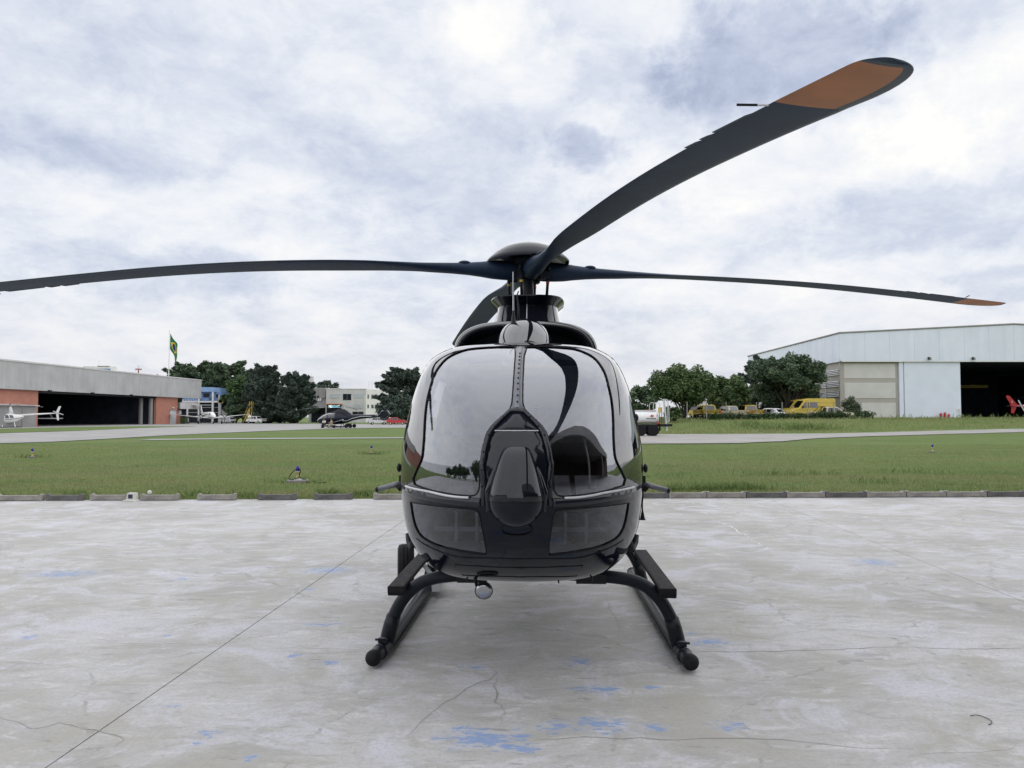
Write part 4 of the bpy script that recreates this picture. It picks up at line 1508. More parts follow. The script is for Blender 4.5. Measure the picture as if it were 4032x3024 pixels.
M['green'] = mat('flag_green', (0.02, 0.16, 0.06), 0.8, var=(2, 0.2))
M['flagy'] = mat('flag_yellow', (0.62, 0.50, 0.06), 0.8, var=(2, 0.1))
M['flagb'] = mat('flag_blue', (0.02, 0.04, 0.16), 0.8, var=(2, 0.1))
M['lens'] = mat('blue_lens', (0.012, 0.012, 0.20), 0.15, var=(30, 0.2))
M['brass'] = mat('yellow_post', (0.46, 0.36, 0.17), 0.6, var=(30, 0.2))
M['stone'] = mat('concrete_disc', (0.21, 0.20, 0.195), 0.9, var=(9, 0.3), bump=(25, 0.5))
M['blacktext'] = mat('black_letters', (0.02, 0.02, 0.025), 0.6, var=(5, 0.1))
M['cyan'] = mat('cyan_letters_added_glow', (0.35, 0.62, 0.72), 0.4, var=(5, 0.1))
M['navy'] = mat('navy_gloss', (0.006, 0.009, 0.022), 0.25, ior=1.4, var=(2, 0.2))
M['tarp'] = mat('black_tarp', (0.016, 0.018, 0.026), 0.7, var=(4, 0.4), bump=(3, 0.6, 0.1))
M['orange'] = mat('sign_orange', (0.50, 0.24, 0.08), 0.6, var=(3, 0.1))
M['skin'] = mat('skin', (0.30, 0.17, 0.11), 0.6, var=(8, 0.1))
M['shirtw'] = mat('white_shirt', (0.66, 0.66, 0.68), 0.8, var=(8, 0.08))
M['khaki'] = mat('khaki_cloth', (0.42, 0.36, 0.26), 0.8, var=(8, 0.1))
M['navycloth'] = mat('navy_trousers', (0.015, 0.018, 0.03), 0.8, var=(8, 0.2))
M['hair'] = mat('dark_hair', (0.012, 0.010, 0.009), 0.6, var=(20, 0.3))
M['lf_dark'] = foliage('leaf_dark', (0.042, 0.080, 0.050), (0.145, 0.200, 0.112), 0.8)
M['lf_conifer'] = foliage('leaf_conifer', (0.036, 0.062, 0.055), (0.115, 0.148, 0.114), 0.9)
M['lf_mango'] = foliage('leaf_mango', (0.036, 0.074, 0.030), (0.150, 0.205, 0.085), 0.9)
M['lf_light'] = foliage('leaf_light', (0.040, 0.090, 0.030), (0.105, 0.165, 0.062), 0.6)
M['lf_hedge'] = foliage('leaf_hedge', (0.030, 0.060, 0.026), (0.085, 0.130, 0.052), 0.9)
M['lf_pale'] = foliage('leaf_pale', (0.050, 0.075, 0.045), (0.125, 0.150, 0.095), 1.1)


# ---------------------------------------------------------------- trees
def leafcloud(name, C, rad, per, size, m_, parent, seed, flat=1.0, up=0.0):
    r = np.random.default_rng(seed)
    C = np.asarray(C, float)
    rad = np.broadcast_to(np.asarray(rad, float), (len(C),))
    n = len(C) * per
    idx = np.repeat(np.arange(len(C)), per)
    d = r.normal(size=(n, 3))
    d /= np.linalg.norm(d, axis=1)[:, None] + 1e-9
    rr = rad[idx] * (r.random(n) ** 0.45)
    p = C[idx] + d * rr[:, None] * np.array([1, 1, flat])
    a = r.normal(size=(n, 3))
    a[:, 2] = a[:, 2] * 0.6 + up
    a /= np.linalg.norm(a, axis=1)[:, None]
    b = np.cross(a, r.normal(size=(n, 3)))
    b /= np.linalg.norm(b, axis=1)[:, None] + 1e-9
    s = size * r.uniform(0.6, 1.3, n)[:, None]
    V = np.stack([p - a * s, p + b * s * 0.42, p + a * s, p - b * s * 0.42], 1).reshape(-1, 3)
    F = np.arange(n * 4).reshape(n, 4)
    return fastmesh(name, V, F, m_, parent)


def tree(label, base, h, rx, kind, seed, m_='lf_dark', ry=None, trunk_h=0.3, size=0.42, per=150, nclump=46, group=None, cat='tree', name='tree', lean=0.0):
    ry = ry or rx
    r = random.Random(seed)
    t = thing(name, label, cat, base, 0, group)
    th = h * trunk_h
    tr = MB()
    C, rad = [], []
    if kind == 'round':
        cz, rz = (th + h) / 2, (h - th) / 2
        for i in range(nclump):
            while True:
                q = Vector((r.uniform(-1, 1), r.uniform(-1, 1), r.uniform(-1, 1)))
                if 0.25 < q.length < 1:
                    break
            k = 1.0 - 0.15 * r.random()
            C.append((q.x * rx * 0.86 * k, q.y * ry * 0.86 * k, cz + q.z * rz * 0.86 * k))
            rad.append(min(rx, rz) * r.uniform(0.22, 0.42))
        tops = [C[i] for i in range(0, nclump, max(1, nclump // 9))]
        for c in tops:
            tr.tube([(0, 0, 0), (c[0] * .18, c[1] * .18, th * 0.75), (c[0] * .6, c[1] * .6, th + (c[2] - th) * .5), c], [h * .020, h * .016, h * .010, h * .004], 6)
    elif kind == 'spiky':
        tr.tube([(0, 0, 0), (lean * .3, 0, h * .5), (lean, 0, h * .93)], [h * .022, h * .016, h * .005], 6)
        narm = nclump
        for i in range(narm):
            f = th / h + (1 - th / h) * (i / narm) ** 0.85
            z = h * f * 0.92
            prof = math.sin(math.pi * min(1, 0.22 + 0.72 * (f - th / h) / (1 - th / h))) ** 0.6
            az_ = r.uniform(0, 2 * math.pi)
            ln = rx * prof * r.uniform(0.72, 1.12)
            ex, ey = math.cos(az_) * ln, math.sin(az_) * ln * ry / rx
            rise = h * r.uniform(0.03, 0.13)
            pts = [(lean * f, 0, z), (lean * f + ex * .55, ey * .55, z + rise * .35), (lean * f + ex, ey, z + rise)]
            tr.tube(pts, [h * .007, h * .005, h * .002], 5)
            for k in range(6):
                u = 0.35 + 0.65 * k / 5
                C.append((lean * f + ex * u, ey * u, z + rise * u * u))
                rad.append(h * 0.050 * (1.25 - 0.75 * u) + 0.12)
    elif kind == 'cone':
        tr.tube([(0, 0, 0), (0, 0, h * .5), (0, 0, h)], [h * .022, h * .014, h * .002], 6)
        for i in range(nclump):
            f = (i + r.random()) / nclump
            z = th + (h - th) * f
            rr = rx * (1 - f) ** 0.62 * r.uniform(.55, 1.0)
            a = r.uniform(0, 2 * math.pi)
            C.append((rr * math.cos(a), rr * math.sin(a) * ry / rx, z + 0.05 * h * r.random()))
            rad.append(rx * (0.14 + 0.24 * (1 - f)))
    elif kind == 'umbrella':
        for i in range(nclump):
            a = r.uniform(0, 2 * math.pi)
            q = math.sqrt(r.random())
            lay = r.choice([.62, .74, .86, .95])
            C.append((rx * q * math.cos(a), ry * q * math.sin(a), h * (lay - 0.16 * q * q) + r.uniform(-.03, .03) * h))
            rad.append(rx * r.uniform(.14, .24))
        for i in range(7):
            c = C[i * nclump // 7]
            tr.tube([(r.uniform(-.3, .3), 0, 0), (c[0] * .25, c[1] * .25, h * .3), (c[0] * .7, c[1] * .7, c[2] * .85), c], [h * .025, h * .018, h * .010, h * .004], 6)
    tr.build('trunk', M['wood'], t, smooth=True)
    leafcloud('crown', C, rad, per, size, M[m_], t, seed, 0.75 if kind in ('umbrella',) else 0.9, 0.25 if kind == 'spiky' else 0)
    return t


def gp(px, py, Y, z=0.0):
    p = at(px, py, Y)
    return Vector((p.x, p.y, z))


def hgt(py, Y):
    return CAMH + (HZ - py) / FPX * Y


tree('tall dark fig tree with spiky crown rising behind the grey hangar', gp(800, 0, 214), hgt(1428, 214), 10.5, 'spiky', 11, 'lf_dark', size=.62, per=42, nclump=74, trunk_h=.2)
tree('tall dark fig tree with ragged crown between blue building and conifers', gp(925, 0, 210), hgt(1425, 210), 9.5, 'spiky', 12, 'lf_dark', size=.62, per=42, nclump=74, trunk_h=.2)
tree('brighter green spreading tree in front of the tall fig trees', gp(985, 0, 197), hgt(1478, 197), 5.4, 'umbrella', 13, 'lf_light', size=.5, per=120, nclump=46)
tree('low leafy tree beside the yellow boarding stairs', gp(955, 0, 193), hgt(1560, 193), 3.4, 'round', 14, 'lf_dark', size=.42, per=110, nclump=36, trunk_h=.12)
tree('dark conical cypress tree with tall thin top', gp(1062, 0, 190), hgt(1437, 190), 5.0, 'spiky', 15, 'lf_conifer', size=.46, per=80, nclump=90, trunk_h=.03)
tree('shorter dark bushy cypress tree beside the water tank building', gp(1180, 0, 188), hgt(1470, 188), 5.0, 'spiky', 16, 'lf_conifer', size=.46, per=80, nclump=90, trunk_h=.03)
tree('round dark bush filling in behind the white pickup', gp(1122, 0, 192), hgt(1530, 192), 4.8, 'round', 17, 'lf_conifer', size=.5, per=130, nclump=40, trunk_h=.05)
tree('distant umbrella-shaped tree above the grey office roof', gp(1305, 0, 285), hgt(1497, 285), 5.4, 'umbrella', 18, 'lf_conifer', size=.6, per=90, nclump=34)
tree('spiky dark tree standing behind the tail of the navy helicopter', gp(1608, 0, 178), hgt(1446, 178), 7.2, 'spiky', 19, 'lf_conifer', size=.52, per=52, nclump=64, trunk_h=.08)
tree('bushy dark tree under the spiky tree behind navy helicopter', gp(1566, 0, 172), hgt(1545, 172), 4.4, 'round', 20, 'lf_conifer', size=.45, per=130, nclump=40, trunk_h=.06)
mg = T(2693, 1650)
tree('rounded mango tree with forked trunks on the grass bank', (mg.x, mg.y, mg.z), hgt(1434, mg.y) - mg.z, 4.5, 'round', 21, 'lf_mango', ry=3.8, trunk_h=.20, size=.22, per=230, nclump=120)
tree('smaller mango tree adjoining the rounded mango tree', gp(2850, 0, 99, 1.36), hgt(1478, 99) - 1.36, 3.2, 'round', 22, 'lf_mango', trunk_h=.10, size=.24, per=190, nclump=70)
tree('slim dark araucaria tree with upswept spiky arms', gp(2955, 0, 118, 1.36), hgt(1408, 118) - 1.36, 4.4, 'spiky', 23, 'lf_conifer', size=.36, per=52, nclump=54, trunk_h=.12, lean=1.6)
tree('broad layered dark tree in front of the pale hangar side', gp(3082, 0, 104, 1.36), hgt(1402, 104) - 1.36, 4.7, 'umbrella', 24, 'lf_dark', size=.24, per=230, nclump=110, ry=3.6)
tree('mid green bushy tree behind the yellow vans', gp(3080, 0, 107, 1.36), hgt(1480, 107) - 1.36, 5.0, 'round', 25, 'lf_dark', size=.24, per=200, nclump=80, trunk_h=.1, ry=2.6)
tree('low green tree showing past the helicopter door frame', gp(2520, 0, 112, 1.3), hgt(1512, 112) - 1.3, 2.6, 'round', 26, 'lf_dark', size=.32, per=120, nclump=30, trunk_h=.1)
tree('feathery pale green shrub against the beige hangar wall', gp(3325, 0, 99.5, 1.36), hgt(1560, 99.5) - 1.36, 1.35, 'round', 27, 'lf_pale', trunk_h=.06, size=.17, per=70, nclump=36, cat='shrub', name='shrub')
tree('bright green shrub at the foot of the mango tree', gp(2630, 0, 88, 1.1), 1.75, 1.5, 'round', 28, 'lf_mango', trunk_h=.03, size=.17, per=100, nclump=24, cat='shrub', name='shrub')
# trees across the apron behind the viewer (seen mirrored in the windshield)
for i in range(9):
    x, y = -8 - 9.5 * i, -62 + 7 * i + rng.uniform(-3, 3)
    tree('broad green tree across the apron facing the helicopter nose', (x, y, 0), rng.uniform(8, 13), 6.5, 'round', 40 + i, 'lf_dark', size=.7, per=60, nclump=44, trunk_h=.06, group='trees facing the helicopter nose')

# hedge along the fence
hd = thing('hedge', 'overgrown dark hedge along the wire fence in front of parked vehicles', 'hedge', (0, 0, 0))
hC, hR = [], []
for i in range(110):
    px = 2770 + 630 * i / 109
    p = gp(px, 0, 91.5 + 4.5 * i / 109)
    h0 = .55 + .32 * sstep(3150, 3220, px) + rng.uniform(-.12, .18)
    for k in range(3):
        hC.append((p.x + rng.uniform(-.2, .2), p.y + rng.uniform(-.3, .3), 1.3 + h0 * (k + .4) / 3))
        hR.append(.30 + .1 * rng.random())
leafcloud('hedge_foliage', hC, hR, 36, .13, M['lf_hedge'], hd, 31)
# fence
fc = thing('wire_fence', 'thin wire fence on grey posts along the parked vehicles', 'fence', (0, 0, 0))
fps = [(2690, 90.5), (2765, 91.2), (2840, 92), (2958, 92.8), (3056, 93.5), (3155, 94.2), (3255, 95), (3360, 96)]
for px, Y in fps:
    p = gp(px, 0, Y)
    MB().tube([(p.x, p.y, 1.3), (p.x, p.y, 3.35)], .055, 8).build('fence_post', M['greywall'], fc)
for z in (1.9, 2.4, 2.9, 3.3):
    MB().tube([(*gp(px, 0, Y)[:2], z) for px, Y in fps], .012, 4).build('fence_wire', M['satin'], fc)


# ---------------------------------------------------------------- vehicles
def wheels(t, xs_, W_, r_=.32, w_=.2):
    for x in xs_:
        for s in (-1, 1):
            o = MB().lathe([(r_ * .55, -w_ / 2), (r_ * .95, -w_ / 2), (r_, -w_ * .3), (r_, w_ * .3), (r_ * .95, w_ / 2), (r_ * .55, w_ / 2)], (x, s * (W_ / 2 - w_ * .45), r_), 'Y', 20).build('wheel', M['rubber'], t, smooth=True, angle=40)
            MB().lathe([(r_ * .58, w_ * .45 * s), (r_ * .5, w_ * .54 * s), (.02, w_ * .54 * s)], (x, s * (W_ / 2 - w_ * .45), r_), 'Y', 14).build('rim', M['silver'], o)


def shell(t, prof, W_, belt, top, col, tumble=.14, name='body'):
    b = MB()
    n = len(prof)
    ys_ = (-W_ / 2, -W_ / 2 + .07, W_ / 2 - .07, W_ / 2)
    rings = []
    for i, y in enumerate(ys_):
        ring = []
        for x, z in prof:
            k = 1 - tumble * max(0, (z - belt) / (top - belt))
            e = .0 if i in (1, 2) else .05
            cx_ = (min(p[0] for p in prof) + max(p[0] for p in prof)) / 2
            ring.append(Vector((x - (x - cx_) * e * .5, y * k, z - (e * .8 if z > belt else 0))))
        rings.append(ring)
    b.loft(rings)
    return b.build(name, col, t, smooth=True, angle=35)


def sidewin(t, poly, W_, belt, top, tumble=.14, m_='win'):
    for s in (-1, 1):
        vs = [Vector((x, s * (W_ / 2 * (1 - tumble * max(0, (z - belt) / (top - belt))) + .012), z)) for x, z in poly]
        MB().add(vs, [tuple(range(len(vs)))], 0).build('side_window', M[m_], t)


def quadwin(t, name, a, b, hw0, hw1, off, m_='win'):
    """glass across the car between profile points a (low) and b (high)"""
    n = Vector((b[1] - a[1], 0, -(b[0] - a[0]))).normalized() * off
    vs = [Vector((a[0], -hw0, a[1])) + n, Vector((a[0], hw0, a[1])) + n, Vector((b[0], hw1, b[1])) + n, Vector((b[0], -hw1, b[1])) + n]
    MB().add(vs, [(0, 1, 2, 3)]).build(name, M[m_], t)


def van(label, loc, rz, col, group=None):
    t = thing('van', label, 'van', loc, rz, group)
    pr = [(-2.95, .40), (2.75, .40), (2.95, .55), (2.92, .95), (2.65, 1.18), (2.05, 1.38), (1.30, 2.35), (1.05, 2.50), (.6, 2.60), (-2.7, 2.60), (-2.95, 2.5)]
    shell(t, pr, 2.0, 1.3, 2.6, M[col], .10)
    sidewin(t, [(1.02, 1.42), (1.72, 1.42), (1.25, 2.08), (1.02, 2.08)], 2.0, 1.3, 2.6, .10)
    sidewin(t, [(-.45, 1.42), (.55, 1.42), (.55, 2.12), (-.45, 2.12)], 2.0, 1.3, 2.6, .10)
    sidewin(t, [(.72, 1.36), (.80, 1.36), (.80, 2.1), (.72, 2.1)], 2.0, 1.3, 2.6, .10, 'satin')
    quadwin(t, 'windshield', (2.02, 1.42), (1.34, 2.30), .85, .78, .015)
    quadwin(t, 'rear_window', (-2.951, 2.3), (-2.951, 1.5), .7, .7, .012)
    for s in (-1, 1):
        MB().ell((2.80, s * .78, .98), (.16, .14, .13), 10, 6).build('headlight', M['silver'], t, smooth=True)
        MB().box((1.55, s * 1.10, 1.50), (.10, .14, .26)).build('mirror', M['satin'], t)
        MB().bx(-2.97, -2.93, s * .85 - .08, s * .85 + .08, 1.0, 1.4).build('tail_light', M['red'], t)
    MB().box((2.93, 0, .55), (.14, 1.9, .24)).build('bumper', M['satin'], t)
    wheels(t, (1.85, -1.75), 2.0, .34)
    return t


def pickup(label, loc, rz, col, rollbar=False, group=None, z0=0):
    t = thing('pickup', label, 'pickup', loc, rz, group)
    pr = [(-2.5, .42), (2.35, .42), (2.5, .6), (2.45, .95), (2.2, 1.04), (1.25, 1.12), (.55, 1.68), (.35, 1.74), (-.55, 1.74), (-.75, 1.66), (-.88, 1.10), (-2.5, 1.08)]
    shell(t, pr, 1.78, 1.05, 1.74, M[col], .20)
    sidewin(t, [(.15, 1.14), (1.02, 1.14), (.50, 1.58), (.15, 1.62)], 1.78, 1.05, 1.74, .20)
    sidewin(t, [(-.68, 1.14), (.05, 1.14), (.05, 1.62), (-.60, 1.60)], 1.78, 1.05, 1.74, .20)
    quadwin(t, 'windshield', (1.16, 1.16), (.58, 1.64), .74, .66, .015)
    quadwin(t, 'rear_window', (-.76, 1.62), (-.87, 1.16), .60, .66, .015)
    MB().bx(-2.40, -.95, -.78, .78, 1.075, 1.10).build('load_bed', M['satin'], t)
    for s in (-1, 1):
        MB().bx(-2.47, -.90, s * .84 - .04, s * .84 + .04, 1.06, 1.15).build('bed_rail', M[col], t)
        MB().ell((2.40, s * .70, .82), (.12, .14, .10), 10, 6).build('headlight', M['silver'], t, smooth=True)
        MB().bx(-2.53, -2.49, s * .80 - .06, s * .80 + .06, .75, 1.02).build('tail_light', M['red'], t)
    MB().bx(-2.50, -2.44, -.80, .80, .72, 1.14).build('tailgate', M[col], t)
    MB().box((-2.55, 0, .52), (.12, 1.6, .16)).build('bumper', M['satin'], t)
    if rollbar:
        for s in (-1, 1):
            MB().tube([(-2.0, s * .70, 1.1), (-1.25, s * .68, 1.72), (-1.0, s * .68, 1.74), (-.98, s * .70, 1.1)], .045, 6).build('roll_bar', M['satin'], t)
        MB().tube([(-1.1, -.68, 1.74), (-1.1, .68, 1.74)], .045, 6).build('roll_bar', M['satin'], t)
    wheels(t, (1.55, -1.45), 1.78, .34)
    return t


def hatch(label, loc, rz, col, group=None):
    t = thing('car', label, 'car', loc, rz, group)
    pr = [(-1.9, .35), (1.9, .35), (2.0, .5), (1.95, .75), (1.75, .86), (.95, .95), (.25, 1.42), (0, 1.48), (-1.1, 1.46), (-1.4, 1.38), (-1.85, .95), (-1.98, .85), (-2.0, .5)]
    shell(t, pr, 1.66, .92, 1.48, M[col], .22)
    sidewin(t, [(-.12, .96), (.78, .96), (.22, 1.34), (-.12, 1.36)], 1.66, .92, 1.48, .22)
    sidewin(t, [(-1.30, .98), (-.20, .96), (-.20, 1.36), (-1.10, 1.34)], 1.66, .92, 1.48, .22)
    quadwin(t, 'windshield', (.88, .99), (.28, 1.40), .68, .58, .015)
    quadwin(t, 'rear_window', (-1.44, 1.34), (-1.80, .98), .58, .66, .015)
    for s in (-1, 1):
        MB().ell((1.88, s * .62, .68), (.12, .16, .09), 10, 6).build('headlight', M['silver'], t, smooth=True)
        MB().ell((-1.94, s * .66, .82), (.06, .10, .12), 10, 6).build('tail_light', M['red'], t, smooth=True)
        MB().box((.72, s * .90, 1.0), (.10, .14, .10)).build('mirror', M['satin'], t)
    MB().box((-1.99, 0, .48), (.08, 1.4, .16)).build('bumper', M['satin'], t)
    wheels(t, (1.2, -1.2), 1.66, .29)
    return t


zb = 1.34
van('yellow high-roof van with side window parked in front of another van', gp(3165, 0, 100, zb), math.pi + .12, 'yel')
van('yellow high-roof van half hidden behind another yellow van', gp(3128, 0, 103.5, zb), math.pi + .12, 'yel')
pickup('dirty yellow pickup with black roll bar parked against the hedge', gp(3245, 0, 96.2, zb - .25), -.06, 'cream', True)
hatch('white hatchback parked beside the yellow vans', gp(3003, 0, 97.5, zb - .15), 2.25, 'white')
pickup('yellow pickup with pale roof showing its tailgate near white hatchback', gp(2925, 0, 98, zb), 1.75, 'yel')
pickup('cream pickup parked next to the pale roofed yellow pickup', gp(2850, 0, 97, zb - .1), 2.1, 'cream')
pickup('yellow pickup seen between the forked mango trunks', gp(2768, 0, 97, zb), 1.65, 'yel')
pickup('yellow pickup partly hidden behind the thick mango trunk', gp(2712, 0, 98.5, zb), 1.7, 'yel')
van('white van parked under the mango tree crown', gp(2725, 0, 106, zb), math.pi - .3, 'white')
van('cream van parked behind the pickups under the mango tree', gp(2800, 0, 106, zb), math.pi - .9, 'cream')
van('dusty yellow van parked behind the cream pickup', gp(2885, 0, 107, zb), 1.2, 'cream')
pickup('white pickup parked by the yellow boarding stairs', gp(1032, 0, 186, 0), 2.7, 'white')
hatch('white hatchback parked behind the twin-engine airplane tail', gp(757, 0, 186, 0), 2.0, 'white')
hatch('silver hatchback parked beyond the airplane right wing', gp(922, 0, 190, 0), 2.6, 'silver')
hatch('silver hatchback parked behind the navy helicopter tail', gp(1500, 0, 160, 0), .3, 'silver')
hatch('red hatchback parked beside the silver hatchback behind tail', gp(1572, 0, 158, 0), .1, 'red')
hatch('white hatchback parked beyond the tail fan of the navy helicopter', gp(1548, 0, 164, 0), .2, 'white')


# ---------------------------------------------------------------- fuel truck
ft = thing('fuel_truck', 'white fuel tank truck with red emblem and ladder rack on the taxiway', 'truck', (*gp(2578, 0, 65)[:2], 0), 0)
tk = MB()
tk.lathe([(.30, -4.2), (.46, -4.16), (.50, -4.05), (.50, -.10), (.47, -.03), (.30, .03), (.02, .05)], (0, 0, 1.52), 'X', 32)
tko = tk.build('tank', M['white'], ft, smooth=True, angle=40)
MB().lathe([(.505, -.16), (.512, -.13), (.505, -.10)], (0, 0, 1.52), 'X', 32, cap=False).build('tank_hoop', M['silver'], tko)
MB().bx(-3.9, -.2, -.12, .12, 2.0, 2.16).build('tank_walkway', M['silver'], tko)
MB().bx(-1.1, -.5, -.14, .14, 2.162, 2.19).build('red_lid', M['red'], tko)
em = MB()
em.add([Vector((x - .62, -.515 - .0, 1.66 + z)) for x, z in ((-.17, .0), (-.05, .045), (0, .17), (.05, .05), (.13, .09), (.20, -.01), (.06, -.07), (-.08, -.06))], [tuple(range(8))])
em.build('red_emblem', M['red'], tko)
text('tank_lettering', 'SAN PETRO', .155, (-.66, -.506, 1.45), (math.pi / 2, 0, 0), M['blacktext'], tko, .004)
for k in range(3):
    MB().lathe([(.035, -.003), (.045, -.003), (.045, .003), (.035, .003)], (-.18, -.50, 1.62 + .075 * k), 'Y', 14, cap=False).build('warning_ring', M['red'], tko)
ch = MB()
ch.bx(-6.4, .55, -.42, .42, .78, .98)
ch.build('chassis', M['satin'], ft)
for x in (-.55, -1.6, -5.2):
    for s in (-1, 1):
        MB().lathe([(.22, -.14), (.44, -.14), (.48, -.08), (.48, .08), (.44, .14), (.22, .14)], (x, s * .78, .48), 'Y', 24).build('wheel', M['rubber'], ft, smooth=True, angle=40)
MB().bx(-6.9, -4.7, -1.05, 1.05, .7, 2.4).build('cab', M['white'], ft)
MB().bx(-6.92, -6.89, -.9, .9, 1.5, 2.2).build('windshield', M['glassd'], ft)
MB().bx(.0, 1.05, -.70, -.52, .80, 1.0).build('rear_beam', M['satin'], ft)
MB().box((.02, -.62, .62), (.12, .14, .36)).build('mud_flap', M['rubber'], ft)
MB().ell((-.08, -.62, 1.06), (.10, .10, .10), 10, 6).build('red_valve', M['red'], ft, smooth=True)
ld = MB()
for y in (-.62, -.22):
    ld.tube([(.42, y, 3.08), (.62, y, .42)], .05, 6)
for k in range(-2, 9):
    ld.tube([(.47 + .016 * k, -.62, 2.5 - .24 * k), (.47 + .016 * k, -.22, 2.5 - .24 * k)], .025, 5)
ld.build('ladder', M['silver'], ft)
for y in (-.70, -.16):
    MB().tube([(.40, y, 3.06), (.66, y, 3.02), (.74, y, 2.80), (.80, y, 1.25), (.70, y, 1.15), (.60, y, 1.2)], .03, 6).build('ladder_rail', M['silver'], ft)
for x in (-.45, -.12):
    MB().tube([(x - .32, -.3, 2.0), (x - .32, -.3, 2.62), (x - .22, -.3, 2.76), (x + .14, -.3, 2.76), (x + .22, -.3, 2.62), (x + .22, -.3, 2.0)], .028, 6).build('hand_rail', M['silver'], ft)
MB().bx(.02, .42, -.55, .3, 1.92, 1.96).build('platform', M['silver'], ft)
for x in (.05, .22, .40):
    MB().tube([(x, -.5, .95), (x, -.5, 1.92)], .03, 6).build('rack_post', M['satin'], ft)
MB().box((.18, 0, 2.18), (.30, .3, .42)).build('hose_reel', M['yel'], ft)


# ---------------------------------------------------------------- small aircraft
def body_loft(secs, n=24, e=.85):
    rings = []
    for (x, zc, hw, hh) in secs:
        ring = []
        for k in range(n):
            a = 2 * math.pi * k / n
            c, s = math.cos(a), math.sin(a)
            ring.append(Vector((x, hw * (abs(c) ** e) * (1 if c > 0 else -1), zc + hh * (abs(s) ** e) * (1 if s > 0 else -1))))
        rings.append(ring)
    return rings


def patch(t, name, secs, poly, m_, off=.015, sides=(-1, 1), e=.85, step=.12):
    X = [q[0] for q in secs]
    o_ = np.argsort(X)
    Xs = np.array(X)[o_]
    arr = np.array(secs)[o_]

    def sy(x, z):
        zc, hw, hh = (float(np.interp(x, Xs, arr[:, i])) for i in (1, 2, 3))
        q = min(.999, abs((z - zc) / hh))
        s = q ** (1 / e)
        return hw * (max(0, 1 - s * s) ** .5) ** e + off
    P, F = fill2d(dense(poly, step), [], step)
    for s in sides:
        MB().add([Vector((x, s * sy(x, z), z)) for x, z in P], F).build(name, m_, t, smooth=True)


def blades_small(t, x, z, n, R_, c, m_, a0, droop=.15):
    for k in range(n):
        a = a0 + 2 * math.pi * k / n
        d, l = Vector((math.cos(a), math.sin(a), 0)), Vector((-math.sin(a), math.cos(a), 0))
        rings = []
        for r_ in (.15, .6, 1.2, R_ * .5, R_ * .8, R_):
            w = c * (.5 if r_ < .4 else 1)
            ctr_ = Vector((x, 0, z - droop * (r_ / R_) ** 2)) + d * r_
            rings.append([ctr_ + l * w / 2, ctr_ + Vector((0, 0, .03)), ctr_ - l * w / 2, ctr_ - Vector((0, 0, .02))])
        MB().loft(rings).build('rotor_blade', m_, t)


# white light helicopter by the brick wall
w44 = thing('helicopter', 'small white helicopter with tall thin mast by the brick hangar wall', 'helicopter', (*gp(72, 0, 116)[:2], 0), math.pi + .80)
w44.scale = (1.1, 1.1, 1.1)
S44 = [(1.75, .95, .06, .06), (1.65, .98, .30, .28), (1.35, 1.05, .52, .46), (.9, 1.16, .62, .60), (.3, 1.22, .64, .68), (-.4, 1.22, .62, .66), (-1.0, 1.25, .50, .55), (-1.5, 1.36, .33, .36), (-1.9, 1.46, .16, .18), (-1.98, 1.48, .08, .09)]
MB().loft(body_loft(S44)).build('fuselage', M['white'], w44, smooth=True)
patch(w44, 'door_window', S44, [(.42, 1.22), (1.30, 1.12), (1.42, 1.25), (1.05, 1.58), (.50, 1.72)], M['win'])
patch(w44, 'door_window', S44, [(-.15, 1.26), (.32, 1.22), (.36, 1.70), (-.02, 1.72)], M['win'])
patch(w44, 'door_window', S44, [(-.72, 1.30), (-.26, 1.27), (-.14, 1.70), (-.60, 1.68)], M['win'])
patch(w44, 'blue_stripe', S44, [(-1.85, 1.36), (-1.0, 1.16), (.35, 1.02), (.35, 1.08), (-1.0, 1.22), (-1.85, 1.42)], M['navy'], .02)
MB().loft(body_loft([(-1.2, 1.62, .17, .17), (-3.4, 1.80, .12, .12), (-6.2, 1.98, .07, .07)], 14)).build('tail_boom', M['white'], w44, smooth=True)
MB().loft([[Vector((x, w, z)) for x, w in ((x0, 0), ((x0 + x1) / 2, wy), (x1, 0), ((x0 + x1) / 2, -wy))] for (x0, x1, wy, z) in ((.0, -.85, .16, 1.8), (-.08, -.66, .10, 2.4), (-.16, -.50, .07, 2.92))]).build('mast_pylon', M['white'], w44, smooth=True)
MB().lathe([(.06, 2.9), (.06, 3.1), (.11, 3.12), (.11, 3.2), (.03, 3.26)], (-.33, 0, 0), 'Z', 12).build('rotor_hub', M['satin'], w44)
blades_small(w44, -.33, 3.18, 2, 5.0, .24, M['alu'], .45, .35)
MB().prism([(-5.9, 1.95), (-6.25, 1.95), (-6.6, 2.95), (-6.3, 2.95)], -.03, .03, 'Y').build('tail_fin', M['white'], w44)
MB().prism([(-5.95, 1.95), (-6.3, 1.95), (-6.35, .95), (-6.15, .95)], -.03, .03, 'Y').build('ventral_fin', M['white'], w44)
MB().tube([(-5.2, 0, 1.85), (-5.6, 0, 1.25), (-6.1, 0, 1.15)], .02, 6).build('tail_guard', M['alu'], w44)
MB().box((-6.2, .18, 2.0), (.12, .03, 1.4), Matrix.Rotation(1.2, 3, 'Y')).build('tail_rotor', M['alu'], w44)
for s in (-1, 1):
    sk_ = MB().tube([(1.5, s * 1.02, .22), (1.25, s * 1.02, .07), (.5, s * 1.02, .06), (-1.6, s * 1.02, .06)], .05, 8).build('skid_tube', M['satin'], w44, smooth=True)
    for x in (.7, -.8):
        MB().tube([(x, s * .3, .75), (x, s * 1.0, .08)], .055, 8).build('skid_leg', M['white'], sk_)

